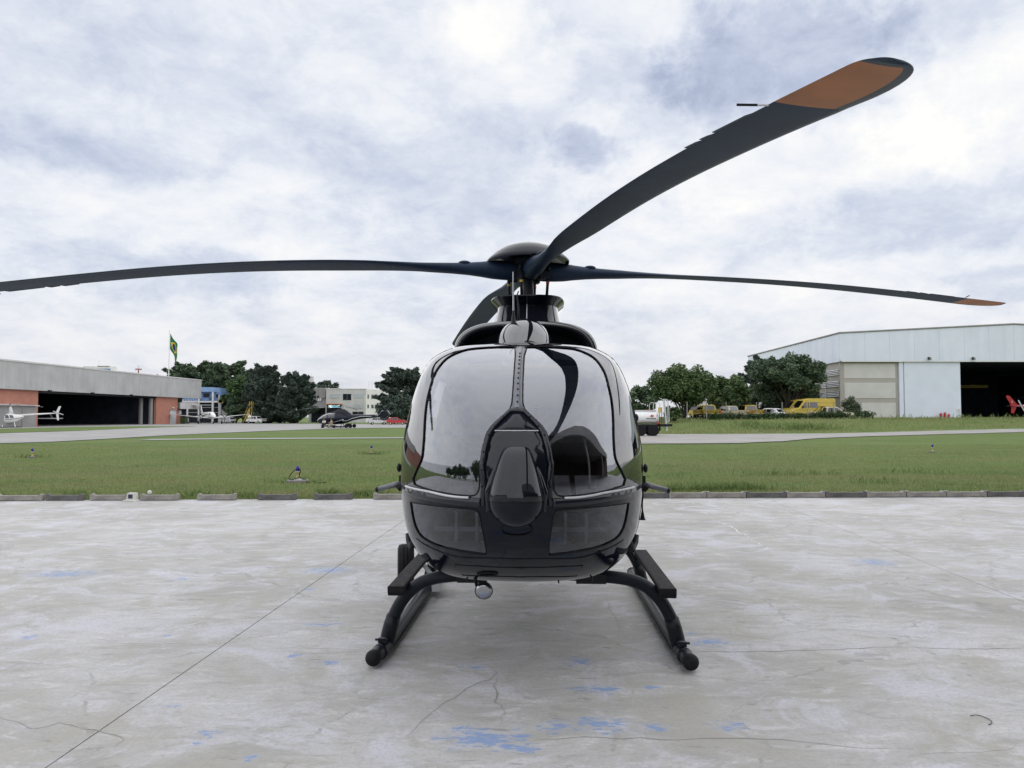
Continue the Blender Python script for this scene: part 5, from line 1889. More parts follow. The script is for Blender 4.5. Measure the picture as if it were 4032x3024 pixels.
# navy helicopter on the far apron (nose to the left)
nv = thing('helicopter', 'navy blue helicopter with silver swoosh and shrouded tail fan on the far apron', 'helicopter', (*gp(1345, 0, 112)[:2], 0), math.pi)
SN = [(2.93, .98, .05, .05), (2.85, 1.0, .30, .22), (2.6, 1.06, .58, .42), (2.1, 1.20, .82, .66), (1.3, 1.32, .93, .82), (.3, 1.36, .95, .86), (-.7, 1.38, .90, .82), (-1.6, 1.42, .66, .60), (-2.3, 1.50, .42, .42), (-3.5, 1.60, .30, .30), (-5.0, 1.68, .25, .25), (-6.0, 1.72, .22, .22)]
MB().loft(body_loft(SN)).build('fuselage', M['navy'], nv, smooth=True)
patch(nv, 'cabin_window', SN, [(1.35, 1.40), (2.35, 1.28), (2.0, 1.62), (1.35, 1.95)], M['win'])
patch(nv, 'cabin_window', SN, [(.2, 1.44), (1.22, 1.42), (1.22, 1.98), (.3, 2.02)], M['win'])
patch(nv, 'silver_edge', SN, [(2.86, 1.06), (2.5, 1.42), (1.9, 1.80), (1.2, 2.06), (.2, 2.16), (.2, 2.10), (1.2, 1.97), (1.9, 1.68), (2.5, 1.28), (2.84, .98)], M['silver'], .03)
patch(nv, 'silver_swoosh', SN, [(1.2, .80), (.2, .88), (-.7, 1.16), (-1.0, 1.28), (-1.05, 1.05), (-1.5, 1.08), (-2.2, 1.42), (-3.4, 1.70), (-4.8, 1.72), (-5.9, 1.80), (-5.9, 1.74), (-4.8, 1.64), (-3.4, 1.62), (-2.2, 1.33), (-1.45, .98), (-.92, .98), (-.86, 1.14), (.2, .82), (1.2, .74)], M['silver'], .03, step=.2)
MB().loft([arch_ring(-y, hw, z0, zt) for (y, hw, z0, zt) in ((-1.1, .15, 2.05, 2.12), (-.6, .5, 2.0, 2.42), (.2, .58, 1.9, 2.72), (1.0, .55, 1.9, 2.62), (1.8, .30, 1.8, 2.10))][0:0] or
          [[Vector((x, v.x, v.z)) for v in arch_ring(0, hw, z0, zt)] for (x, hw, z0, zt) in ((1.1, .15, 2.05, 2.12), (.5, .5, 2.0, 2.42), (-.3, .58, 1.9, 2.76), (-1.1, .55, 1.8, 2.66), (-2.0, .30, 1.7, 2.0))], False, close=False).build('engine_cover', M['tarp'], nv, smooth=True)
MB().lathe([(.06, 2.6), (.07, 3.0), (.24, 3.03), (.20, 3.14), (.05, 3.2)], (-.35, 0, 0), 'Z', 16).build('rotor_hub', M['satin'], nv, smooth=True)
blades_small(nv, -.35, 3.08, 3, 5.3, .34, M['erosion'], .25, .42)
MB().loft([[Vector((x, y, z)) for y, z in ((-.12, z0), (.12, z0), (.10, z1), (-.10, z1))] for (x, z0, z1) in ((-.4, 2.9, 3.10), (-.95, 2.68, 3.02), (-1.25, 2.42, 2.62))]).build('silver_fairing', M['silver'], nv)
MB().lathe([(.52, -.15), (.50, 0), (.52, .15), (.70, .10), (.74, 0), (.70, -.10), (.52, -.15)], (-6.75, 0, 1.78), 'Y', 36, cap=False).build('fan_shroud', M['navy'], nv, smooth=True)
MB().lathe([(.49, .12), (.02, .12)], (-6.75, 0, 1.78), 'Y', 30, cap=False).build('fan_duct', M['satin'], nv)
fb = MB()
fb.lathe([(.13, -.10), (.14, .10), (.02, .11)], (-6.75, 0, 1.78), 'Y', 14)
for k in range(10):
    a = 2 * math.pi * k / 10
    fb.box((-6.75 + .31 * math.cos(a), -.06, 1.78 + .31 * math.sin(a)), (.38, .03, .07), Matrix.Rotation(-a, 3, 'Y'))
fb.build('tail_fan', M['silver'], nv)
MB().prism([(-5.95, 1.9), (-6.5, 2.35), (-7.35, 3.4), (-7.7, 3.4), (-7.0, 2.45), (-6.4, 1.9)], -.06, .06, 'Y').build('tail_fin', M['navy'], nv)
MB().tube([(-6.0, -.16, 1.55), (-6.02, -.17, 1.95), (-6.35, -.17, 2.42), (-6.75, -.17, 2.53), (-7.2, -.17, 2.50), (-7.62, -.15, 1.92)], .055, 6).build('silver_rim', M['silver'], nv, smooth=True)
MB().box((-5.3, 0, 1.72), (.4, 2.6, .06)).build('stabiliser', M['navy'], nv)
for s in (-1, 1):
    sk_ = MB().tube([(1.9, s * 1.1, .34), (1.6, s * 1.1, .20), (-1.2, s * 1.1, .18)], .05, 8).build('skid_tube', M['satin'], nv, smooth=True)
    for x in (1.0, -.7):
        MB().tube([(x, s * .5, .65), (x, s * 1.08, .2)], .05, 8).build('skid_leg', M['satin'], sk_)
dl = thing('transport_dolly', 'low dark wheeled dolly under the navy helicopter', 'dolly', (*gp(1345, 0, 112)[:2], 0), math.pi)
MB().bx(-1.8, .9, -1.2, 1.2, .10, .14).build('deck', M['satin'], dl)
MB().bx(-1.75, -1.1, -1.3, -.9, .16, .62).build('tow_housing', M['satin'], dl)
for x in (-1.55, -2.15):
    for s in (-1, 1):
        MB().lathe([(.1, -.1), (.26, -.1), (.28, 0), (.26, .1), (.1, .1)], (x, s * 1.35, .28), 'Y', 18).build('wheel', M['rubber'], dl, smooth=True, angle=40)


# twin-engine airplane with T-tail
ka = thing('airplane', 'white twin-propeller airplane with T-tail parked by the hangar end', 'airplane', (*gp(850, 0, 176)[:2], 0), -math.pi / 2 + .62)
SK = [(4.9, 1.55, .05, .05), (4.7, 1.56, .25, .22), (4.1, 1.62, .50, .42), (3.3, 1.75, .68, .62), (2.4, 1.90, .74, .78), (.5, 1.92, .75, .80), (-2.0, 1.95, .70, .74), (-4.0, 2.10, .45, .50), (-6.0, 2.28, .22, .28), (-7.2, 2.36, .08, .12)]
MB().loft(body_loft(SK)).build('fuselage', M['white'], ka, smooth=True)
patch(ka, 'cockpit_window', SK, [(2.55, 2.05), (3.15, 2.05), (2.95, 2.38), (2.55, 2.42)], M['win'])
patch(ka, 'cockpit_window', SK, [(3.22, 2.05), (3.62, 2.02), (3.22, 2.28)], M['win'])
patch(ka, 'grey_belly', SK, [(4.8, 1.52), (2.4, 1.55), (-2, 1.6), (-2, 1.3), (2.4, 1.25), (4.3, 1.35)], M['silver'], .012, step=.3)
for x in (1.6, .8, 0, -.8):
    patch(ka, 'cabin_window', SK, [(x - .15, 2.0), (x + .15, 2.0), (x + .15, 2.3), (x - .15, 2.3)], M['win'])
MB().prism([(-5.6, 2.5), (-7.1, 2.5), (-8.3, 4.35), (-7.2, 4.35), (-6.3, 3.0)], -.07, .07, 'Y').build('tail_fin', M['white'], ka)
MB().prism([(-7.0, -2.8), (-7.9, -2.9), (-8.5, -.3), (-8.5, .3), (-7.9, 2.9), (-7.0, 2.8), (-6.95, 0)], 4.33, 4.41, 'Z').build('tailplane', M['white'], ka)
for s in (-1, 1):
    MB().loft([[Vector((x0, y, z)), Vector((xm, y, z + th)), Vector((x1, y, z)), Vector((xm, y, z - th))] for (x0, xm, x1, y, z, th) in ((1.9, 1.2, -.6, s * .5, 1.35, .16), (1.75, 1.1, -.4, s * 3.0, 1.55, .13), (.95, .6, -.2, s * 8.2, 2.15, .05))]).build('wing', M['white'], ka, smooth=True, angle=50)
    en = MB().loft(body_loft([(3.4, 1.55, .20, .20), (3.3, 1.53, .30, .30), (2.4, 1.50, .40, .36), (1.0, 1.55, .40, .34), (-.6, 1.60, .20, .18)], 16)).build('engine_nacelle', M['white'], ka, smooth=True)
    en.location = (0, s * 2.55, 0)
    MB().lathe([(.19, 0), (.14, .18), (.02, .32)], (3.4, 0, 1.55), 'X', 14).build('spinner', M['steel'], en, smooth=True)
    for k in range(3):
        a = 2 * math.pi * k / 3 + .5
        MB().box((3.5, .62 * math.cos(a), 1.55 + .62 * math.sin(a)), (.03, 1.1, .14), Matrix.Rotation(a, 3, 'X')).build('propeller_blade', M['satin'], en)
    lg = MB().tube([(1.0, s * 2.55, 1.3), (1.0, s * 2.55, .35)], .09, 8).build('main_gear', M['silver'], ka)
    MB().lathe([(.1, -.12), (.32, -.1), (.34, 0), (.32, .1), (.1, .12)], (1.0, s * 2.55, .34), 'Y', 18).build('wheel', M['rubber'], lg, smooth=True)
MB().tube([(3.6, 0, 1.3), (3.65, 0, .3)], .07, 8).build('nose_gear', M['silver'], ka)
MB().lathe([(.08, -.08), (.26, -.08), (.28, 0), (.26, .08), (.08, .08)], (3.65, 0, .28), 'Y', 18).build('nose_wheel', M['rubber'], ka, smooth=True)

# red-tailed helicopter in the right hangar mouth, and another one's tail beyond the trees
def redtail(label, loc, rz):
    t = thing('helicopter', label, 'helicopter', loc, rz)
    S = [(7.4, 1.1, .06, .06), (7.2, 1.12, .4, .35), (6.6, 1.2, .8, .65), (5.6, 1.35, .92, .85), (4.4, 1.4, .9, .82), (3.4, 1.5, .6, .55), (2.6, 1.55, .34, .32), (.8, 1.72, .20, .20), (-.9, 1.80, .14, .14)]
    MB().loft(body_loft(S)).build('fuselage', M['white'], t, smooth=True)
    patch(t, 'blue_belly', S, [(7.0, .95), (2.6, 1.30), (.6, 1.62), (.2, 1.66), (.5, 1.74), (2.6, 1.50), (4.4, 1.2), (7.1, 1.1)], M['flagb'], .015, step=.3)
    patch(t, 'cabin_window', S, [(5.2, 1.4), (6.6, 1.35), (6.3, 1.75), (5.2, 1.95)], M['win'])
    MB().loft(body_loft([(.4, 1.74, .19, .19), (-.4, 1.79, .175, .175), (-1.4, 1.82, .12, .13)], 14)).build('red_boom_end', M['red'], t, smooth=True)
    fn = MB().prism([(-.25, 1.85), (-1.2, 1.85), (-1.95, 3.05), (-1.75, 3.25), (-1.4, 3.15)], -.05, .05, 'Y').build('tail_fin', M['red'], t)
    MB().prism([(-.4, 1.75), (-1.2, 1.75), (-1.25, .75), (-.85, .75)], -.05, .05, 'Y').build('ventral_fin', M['red'], t)
    MB().box((-.9, 0, 1.74), (.5, 2.2, .05)).build('stabiliser', M['silver'], t)
    text('fin_number', '1', .42, (-1.08, -.056, 2.30), (math.pi / 2, 0, 0), M['white'], fn, .01)
    MB().box((.05, -.30, 1.78), (.18, .04, 1.75), Matrix.Rotation(-.50, 3, 'Y')).build('tail_rotor', M['silver'], t)
    MB().loft(body_loft([(6.0, 2.2, .2, .1), (5.0, 2.4, .5, .35), (3.6, 2.3, .4, .3), (2.8, 1.9, .2, .15)], 14)).build('engine_cowling', M['red'], t, smooth=True)
    MB().tube([(4.9, 0, 2.4), (4.9, 0, 3.1)], .08, 8).build('rotor_mast', M['satin'], t)
    blades_small(t, 4.9, 3.1, 3, 5.3, .32, M['erosion'], math.pi * .97, .3)
    for s in (-1, 1):
        sk_ = MB().tube([(6.8, s * 1.1, .25), (6.4, s * 1.1, .07), (3.4, s * 1.1, .06)], .05, 8).build('skid_tube', M['satin'], t)
        for x in (5.9, 4.0):
            MB().tube([(x, s * .5, .75), (x, s * 1.08, .1)], .05, 8).build('skid_leg', M['satin'], sk_)
    return t


redtail('helicopter with red tail fin numbered 1 in the open hangar', (*gp(3970, 0, 108)[:2], 1.36), .05)
redtail('red helicopter tail fin showing beyond the trees behind parked vans', (*gp(2957, 0, 135)[:2], 1.36), .1)

# ---------------------------------------------------------------- seated people
def seated(label, loc, rz, shirt, trousers, arms=1.0):
    t = thing('person', label, 'person', loc, rz)
    def skinned(name, J, E, m_, sub=1):
        me = bpy.data.meshes.new(name)
        me.from_pydata([j[0] for j in J], E, [])
        o = bpy.data.objects.new(name, me)
        COL.objects.link(o)
        o.parent = t
        md = o.modifiers.new('skin', 'SKIN')
        for i, j in enumerate(J):
            me.skin_vertices[0].data[i].radius = (j[1], j[1] * .9)
        me.skin_vertices[0].data[0].use_root = True
        s_ = o.modifiers.new('sub', 'SUBSURF')
        s_.levels = s_.render_levels = sub
        me.materials.append(m_)
        return o
    # facing local +X, seat height .48
    J = [((0, 0, .58), .13), ((.02, 0, .80), .13), ((.05, 0, 1.0), .14), ((.07, 0, 1.10), .06), ((.10, 0, 1.22), .085), ((.11, 0, 1.32), .08),
         ((.05, .19, 1.02), .06), ((.16, .24, .78), .045), ((.38, .10, .72), .035), ((.05, -.19, 1.02), .06), ((.16, -.24, .78), .045), ((.38, -.10, .72), .035),
         ((.06, .11, .54), .09), ((.44, .14, .54), .065), ((.42, .14, .12), .045), ((.55, .15, .05), .04),
         ((.06, -.11, .54), .09), ((.44, -.14, .54), .065), ((.42, -.14, .12), .045), ((.55, -.15, .05), .04), ((.20, 0, 1.245), .02),
         ((.47, .07, .70), .022), ((.47, -.07, .70), .022)]
    E = [(0, 1), (1, 2), (2, 3), (3, 4), (4, 5), (2, 6), (6, 7), (7, 8), (2, 9), (9, 10), (10, 11), (0, 12), (12, 13), (13, 14), (14, 15), (0, 16), (16, 17), (17, 18), (18, 19), (4, 20), (8, 21), (11, 22)]
    skinned('body', J, E, M['skin'])
    k = 1.12
    S_ = [0, 1, 2, 6, 7, 9, 10]
    mp_ = {v: i for i, v in enumerate(S_)}
    skinned('shirt', [(J[i][0], J[i][1] * k + .012) for i in S_], [(mp_[a], mp_[b]) for a, b in E if a in mp_ and b in mp_], shirt)
    S_ = [0, 12, 13, 14, 16, 17, 18]
    mp_ = {v: i for i, v in enumerate(S_)}
    skinned('trousers', [(J[i][0], J[i][1] * k + .014) for i in S_], [(mp_[a], mp_[b]) for a, b in E if a in mp_ and b in mp_], trousers)
    MB().ell((.085, 0, 1.325), (.105, .095, .085), 14, 8).build('hair', M['hair'], t, smooth=True)
    for s in (-1, 1):
        MB().ell((.53, s * .145, .05), (.13, .05, .05), 10, 6).build('shoe', M['satin'], t, smooth=True)
    return t


seated('person in white shirt and dark trousers seated on the tow cart', gp(1294, 0, 109.5), -math.pi / 2 - .2, M['shirtw'], M['navycloth'])
seated('person in khaki clothes seated beside the person in white', gp(1323, 0, 109.5), -math.pi / 2 - .9, M['khaki'], M['khaki'])
bc = thing('tow_cart', 'low dark cart used as a seat beside the navy helicopter nose', 'cart', (*gp(1308, 0, 109.7)[:2], 0), 0)
MB().bx(-1.0, 1.0, -.02, .45, .34, .44).build('cart_deck', M['satin'], bc)
for x in (-.8, .8):
    for y in (.03, .40):
        MB().lathe([(.06, -.05), (.17, -.05), (.17, .05), (.06, .05)], (x, y, .17), 'Y', 14).build('wheel', M['rubber'], bc)
MB().tube([(1.0, .2, .35), (1.9, .1, .06)], .03, 6).build('tow_bar', M['satin'], bc)


# ================================================================== BUILDINGS
def wbox(name, t, m_, x0, x1, y0, y1, z0, z1):
    return MB().bx(min(x0, x1), max(x0, x1), min(y0, y1), max(y0, y1), z0, z1).build(name, m_, t)


# ---- long grey hangar on the left: face runs away from the viewer
hl = thing('hangar', 'long hangar with grey concrete fascia and red brick piers beside the apron', 'hangar', (-74.9, 185, 0), math.atan2(-1, -.055))
# local +x: towards the viewer along the face; local +y: out over the apron
for x0, x1 in [(i * 5.5, i * 5.5 + 5.48) for i in range(20)]:
    wbox('fascia_panel', hl, M['fascia'], x0, x1, -.2, .7, 5.9, 10.2)
wbox('parapet', hl, M['lightwall'], -.05, 110.0, -.3, .8, 10.2, 10.45)
wbox('roof', hl, M['greywall'], .2, 109.8, -40, -.3, 9.6, 10.15)
wbox('wall', hl, M['brick'], 57.5, 110, -.5, 0, 0, 6.0)
wbox('wall', hl, M['brick'], 10.2, 19.6, -.5, 0, 0, 6.0)
wbox('wall', hl, M['greywall'], .3, 10.2, -40, -6, 0, 9.6)
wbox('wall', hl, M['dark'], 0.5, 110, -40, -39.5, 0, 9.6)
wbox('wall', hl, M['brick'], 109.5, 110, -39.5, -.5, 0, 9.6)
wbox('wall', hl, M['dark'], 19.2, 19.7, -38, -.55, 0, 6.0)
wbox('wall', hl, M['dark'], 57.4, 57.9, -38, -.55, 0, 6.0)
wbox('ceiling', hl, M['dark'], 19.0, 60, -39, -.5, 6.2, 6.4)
wbox('floor', hl, M['greywall'], 19.7, 57.4, -39, .4, .003, .02)
wbox('track_beam', hl, M['satin'], 19.6, 57.5, -.45, -.05, 5.55, 5.9)
for x in (20.0, 21.4):
    wbox('folded_door', hl, M['greywall'], x, x + .9, -.9 - (x - 20), -.5 - (x - 20), .02, 5.5)
for x in (31, 44, 56):
    MB().box((x, .95, 5.9), (.5, .45, .25)).build('floodlight', M['satin'], hl)
d_ = wbox('service_door', hl, M['alu'], 11.0, 13.6, .02, .10, 0, 3.0)
wbox('door_lintel', hl, M['greywall'], 10.8, 13.8, .02, .20, 3.0, 3.2)
wbox('door_lamp', hl, M['white'], 12.4, 12.8, .05, .35, 3.5, 3.75)
sh = wbox('lean_to', hl, M['greywall'], 62.5, 74, .0, 3.2, 0, 3.3)
wbox('roller_door', hl, M['greywall'], 63.2, 65.8, 3.2, 3.28, 0, 2.7)
wbox('roller_door', hl, M['greywall'], 66.6, 73.5, 3.2, 3.28, 0, 2.7)
wbox('lean_to_roof', hl, M['alu'], 62.3, 74.2, -.02, 3.6, 3.3, 3.42)
# end block with slanted sun-breakers
wbox('end_block', hl, M['greywall'], .6, 9.6, -5.5, .3, 3.5, 4.9)
wbox('end_block_ledge', hl, M['lightwall'], .4, 9.8, .3, .45, 3.4, 4.8)
for i in range(6):
    MB().box((1.6 + 1.35 * i, .30, 5.35), (.85, .06, .22), Matrix.Rotation(-.85, 3, 'Y')).build('sun_breaker', M['white'], hl)
wbox('end_wall', hl, M['brick'], 6.2, 9.8, -1.4, -1.0, 0, 3.5)
wbox('air_conditioner', hl, M['white'], 7.2, 8.2, -.98, -.6, 2.2, 3.0)
wbox('end_void', hl, M['dark'], .8, 6.2, -3.0, -2.6, 0, 3.5)
MB().tube([(104, -2, 10.2), (104, -2, 12.3)], .05, 6).build('roof_rod', M['satin'], hl)
# dim jet standing inside
jt = thing('jet', 'dim grey jet nose standing inside the dark brick hangar', 'airplane', hl.matrix_basis @ Vector((53.5, -6.0, 0)), hl.rotation_euler.z + .55 + math.pi)
SJ = [(4.6, 1.65, .06, .06), (4.3, 1.66, .35, .30), (3.4, 1.75, .72, .62), (2.2, 1.92, .92, .90), (0, 2.0, .95, .95), (-4, 2.0, .9, .9), (-7, 2.2, .5, .5)]
MB().loft(body_loft(SJ)).build('fuselage', M['silver'], jt, smooth=True)
patch(jt, 'cockpit_window', SJ, [(2.2, 2.2), (3.2, 2.15), (2.7, 2.5), (2.2, 2.6)], M['win'])
for s in (-1, 1):
    MB().prism([(.5, s * .7), (-1.8, s * .7), (-3.0, s * 6.5), (-2.2, s * 6.5)], 1.25, 1.4, 'Z').build('wing', M['silver'], jt)
    MB().tube([(-.8, s * 1.4, 1.3), (-.8, s * 1.4, .3)], .08, 8).build('main_gear', M['satin'], jt)
MB().tube([(3.2, 0, 1.3), (3.2, 0, .1)], .07, 8).build('nose_gear', M['satin'], jt)
MB().prism([(-6, 2.4), (-7.5, 2.4), (-8.4, 4.6), (-7.4, 4.6)], -.08, .08, 'Y').build('tail_fin', M['silver'], jt)
# waste bin by the service door
wb = thing('waste_bin', 'dark green waste container beside the grey service door', 'bin', hl.matrix_basis @ Vector((9.5, 1.2, 0)), hl.rotation_euler.z)
bevel(MB().box((0, 0, .85), (1.6, 1.1, 1.3)).build('bin_body', M['lf_hedge'], wb), .06, 2)
bevel(MB().box((0, 0, 1.55), (1.7, 1.2, .12)).build('lid', M['satin'], wb), .04, 2)
for x in (-.6, .6):
    for y in (-.35, .35):
        MB().lathe([(.04, -.04), (.1, -.04), (.1, .04), (.04, .04)], (x, y, .1), 'Y', 10).build('wheel', M['rubber'], wb)

# ---- rooftops beyond the hangar, antennas
rb = thing('rooftop_block', 'white distant building top with blue bands above the hangar roof', 'building', gp(430, 0, 330), 0)
k_ = 330 / FPX
for (a, b, y0, y1, mm) in ((352, 375, 1448, 1470, 'lightwall'), (375, 402, 1443, 1470, 'whitewall'), (402, 432, 1444, 1470, 'whitewall'), (432, 478, 1443, 1470, 'whitewall'), (478, 492, 1460, 1470, 'lightwall')):
    wbox('wall', rb, M[mm], (a - 430) * k_, (b - 430) * k_, -3, 3, 0, hgt(y0, 330))
wbox('blue_band', rb, M['bluewall'], (431 - 430) * k_, (483 - 430) * k_, -3.1, -3.0, hgt(1459, 330), hgt(1453, 330))
wbox('blue_band', rb, M['bluewall'], (377 - 430) * k_, (399 - 430) * k_, -3.1, -3.0, hgt(1456, 330), hgt(1449, 330))
wbox('roof_trim', rb, M['navy'], (431 - 430) * k_, (479 - 430) * k_, -3.1, -3.0, hgt(1444.5, 330), hgt(1442.5, 330))
MB().tube([((422 - 430) * k_, 0, hgt(1446, 330)), ((422 - 430) * k_, 0, hgt(1420, 330))], .09, 6).build('roof_antenna', M['silver'], rb)
rm = thing('radio_mast', 'red and white radio mast above the hangar roof', 'mast', gp(575, 0, 300), 0)
zt = hgt(1436, 300)
for i in range(10):
    MB().tube([(0, 0, zt * i / 10), (0, 0, zt * (i + 1) / 10)], .22, 6).build('mast_segment', M['red'] if i % 2 == 0 else M['white'], rm)
for z in (hgt(1456, 300), hgt(1453, 300)):
    MB().lathe([(.2, z), (1.2, z), (1.2, z + .12), (.2, z + .12)], (0, 0, 0), 'Z', 12).build('mast_platform', M['red'], rm)
for k in range(6):
    a = k * math.pi / 3
    MB().tube([(1.1 * math.cos(a), 1.1 * math.sin(a), hgt(1458, 300)), (1.1 * math.cos(a), 1.1 * math.sin(a), hgt(1450, 300))], .08, 5).build('mast_antenna', M['white'], rm)

# ---- flagpole with national flag
fp = thing('flagpole', 'tall white flagpole rising behind the grey hangar', 'flagpole', gp(692, 0, 197), 0)
zt = hgt(1303, 197)
MB().tube([(0, 0, 0), (0, 0, zt * .5), (0, 0, zt)], [.16, .12, .07], 10).build('pole', M['white'], fp)
MB().ell((0, 0, zt + .08), (.13, .13, .13), 10, 6).build('finial', M['silver'], fp)
fl = thing('flag', 'green flag with yellow rhombus and blue disc drooping from the flagpole', 'flag', (*gp(694, 0, 197)[:2], 0), 0)
fm = {'g': MB(), 'y': MB(), 'b': MB()}
NU, NV = 40, 28


def flagp(u, v):
    zt0, zb0 = hgt(1311, 197), hgt(1373, 197)
    z = zt0 + (zb0 - zt0) * v - u * 3.55 - .35 * math.sin(u * 5 + v * 3) * u
    x = .08 + u * 2.15 * (1 - .15 * v) + .10 * math.sin(v * 7 + u * 4) * u
    y = -.55 * math.sin(u * 7.0 + v * 1.5) * (.15 + u) * .8
    return Vector((x, y, z))


for i in range(NU):
    for j in range(NV):
        u, v = (i + .5) / NU, (j + .5) / NV
        dx_, dy_ = abs(u - .5) / .42, abs(v - .5) / .38
        k = 'b' if math.hypot((u - .5) * 1.43, v - .5) < .235 else 'y' if dx_ + dy_ < 1 else 'g'
        fm[k].add([flagp(i / NU, j / NV), flagp((i + 1) / NU, j / NV), flagp((i + 1) / NU, (j + 1) / NV), flagp(i / NU, (j + 1) / NV)], [(0, 1, 2, 3)])
for k, nm_, mm in (('g', 'green_field', 'green'), ('y', 'yellow_rhombus', 'flagy'), ('b', 'blue_disc', 'flagb')):
    o = fm[k].build(nm_, M[mm], fl, fix=False)
    b = bmesh.new()
    b.from_mesh(o.data)
    bmesh.ops.remove_doubles(b, verts=b.verts, dist=.0005)
    b.to_mesh(o.data)
    b.free()

# ---- blue and white office
bb = thing('office', 'blue clad office on white columns beyond the grey hangar', 'building', gp(840, 0, 203), 0)
k_ = 203 / FPX
bxp = lambda px: (px - 840) * k_
zp = lambda py: hgt(py, 203)
wbox('parapet', bb, M['bluetop'], bxp(745), bxp(870), -.5, 10, zp(1543), zp(1525))
MB().prism([(bxp(870), -.5), (bxp(886), .8), (bxp(886), 10), (bxp(870), 10)], zp(1543), zp(1526), 'Z').build('parapet', M['bluetop'], bb)
wbox('wall', bb, M['bluewall'], bxp(745), bxp(895), .3, 9.5, zp(1578), zp(1543))
wbox('floor_band', bb, M['white'], bxp(745), bxp(884), -.4, .25, zp(1585), zp(1579))
wbox('glazing', bb, M['glassd'], bxp(745), bxp(893), 1.2, 9.4, 0, zp(1585.5))
for py in (1604, 1624):
    wbox('glazing_bar', bb, M['silver'], bxp(745), bxp(890), 1.1, 1.18, zp(py + 1), zp(py - 1))
for (px, w_, y0) in ((811, 5, 1543), (866, 6.5, 1543), (767, 5, 1606)):
    wbox('column', bb, M['white'], bxp(px - w_ / 2), bxp(px + w_ / 2), -.45, -.05, 0, zp(y0))
wbox('column', bb, M['silver'], bxp(886), bxp(892), 0, .5, 0, zp(1555))
for (a, b, y0, y1) in ((785, 801, 1550, 1565), (825, 850, 1549, 1565), (875, 884, 1551, 1565)):
    f_ = wbox('window', bb, M['bluetop'], bxp(a - 1), bxp(b + 1), .24, .30, zp(y1 + 1), zp(y0 - 1))
    wbox('pane', f_, M['glassd'], bxp(a), bxp(b), .20, .24, zp(y1), zp(y0))
sg = thing('round_sign', 'square olive board with pale round emblem beside the blue office', 'sign', gp(893, 0, 199), 0)
ks = 199 / FPX
wbox('board', sg, M['brass'], -10 * ks, 10 * ks, 0, .15, hgt(1588, 199), hgt(1572, 199))
MB().lathe([(.45, -.03), (.02, -.03)], (0, 0, hgt(1580, 199)), 'Y', 16).build('emblem', M['cream'], sg)
MB().tube([(0, .3, 0), (0, .3, hgt(1574, 199))], .12, 8).build('sign_post', M['silver'], sg)

# ---- pale office with lettered sign
go = thing('office', 'pale grey two storey office with dark lettered sign over its entrance', 'building', gp(1377, 0, 215), 0)
k_ = 215 / FPX
gx = lambda px: (px - 1377) * k_
gz = lambda py: hgt(py, 215)
wbox('wall', go, M['lightwall'], gx(1298), gx(1455), 0, 14, 0, gz(1531))
wbox('roof_edge', go, M['whitewall'], gx(1297), gx(1456), -.12, -.005, gz(1532.5), gz(1529.5))
# side wing turning away
sw_ = MB()
sw_.prism([(gx(1455) + .005, .0), (gx(1520) + .0, 12.0), (gx(1515), 26), (gx(1455) + .005, 26)], 0, gz(1532), 'Z')
sw_.build('side_wing', M['whitewall'], go)
dv = Vector((gx(1520) - gx(1455), 12.0, 0))
for row, (z0, z1) in enumerate(((gz(1569), gz(1553)), (gz(1607), gz(1593)))):
    for i in range(6):
        if row and i > 3:
            continue
        a, b = .06 + i * .16, .06 + i * .16 + (.10 if i else .06)
        p0, p1 = Vector((gx(1455), 0, 0)) + dv * a, Vector((gx(1455), 0, 0)) + dv * b
        nrm = Vector((dv.y, -dv.x, 0)).normalized() * .05
        MB().add([Vector((p0.x, p0.y, z0)) + nrm, Vector((p1.x, p1.y, z0)) + nrm, Vector((p1.x, p1.y, z1)) + nrm, Vector((p0.x, p0.y, z1)) + nrm], [(0, 1, 2, 3)]).build('side_window', M['glassd'], go)
for (a, b, y0, y1, mm) in ((1313, 1350, 1551, 1567, 'blind'), (1365, 1397, 1551, 1575, 'glassd'), (1407, 1444, 1551, 1567, 'blind'), (1406, 1444, 1592, 1606, 'blind'), (1403, 1446, 1621, 1632, 'glassd')):
    f_ = wbox('window', go, M['silver'], gx(a - 1), gx(b + 1), -.06, -.004, gz(y1 + 1), gz(y0 - 1))
    wbox('pane', f_, M[mm], gx(a), gx((a + b) / 2 - .5), -.10, -.06, gz(y1), gz(y0))
    wbox('pane', f_, M[mm], gx((a + b) / 2 + .5), gx(b), -.10, -.06, gz(y1), gz(y0))
wbox('entrance_void', go, M['glassd'], gx(1302), gx(1360), -.25, -.004, 0, gz(1593))
wbox('entrance_frame', go, M['orange'], gx(1298), gx(1363), -.5, -.004, gz(1593), gz(1589.5))
wbox('entrance_pier', go, M['beige'], gx(1298), gx(1302), -.5, -.26, 0, gz(1593))
for k_n, e_ in (('cyan', .8), ('signwhite', 1.0)):
    if k_n == 'signwhite':
        M[k_n] = mat('white_letters_added_glow', (.8, .8, .8), .5, var=(5, .05))
    bs_ = M[k_n].node_tree.nodes['Principled BSDF']
    bs_.inputs['Emission Color'].default_value = (.45, .85, 1, 1) if k_n == 'cyan' else (1, 1, 1, 1)
    bs_.inputs['Emission Strength'].default_value = e_  # glow added to brighten the sign letters; no lamp behind them
sgn = wbox('sign_board', go, M['blacktext'], gx(1303), gx(1359), -.34, -.255, gz(1607), gz(1594))
text('sign_lettering', 'N', .95, (gx(1315), -.36, gz(1601)), (math.pi / 2, 0, 0), M['signwhite'], sgn, .03)
text('sign_lettering', 'ESCAFÉ', .78, (gx(1335), -.36, gz(1601)), (math.pi / 2, 0, 0), M['cyan'], sgn, .025)
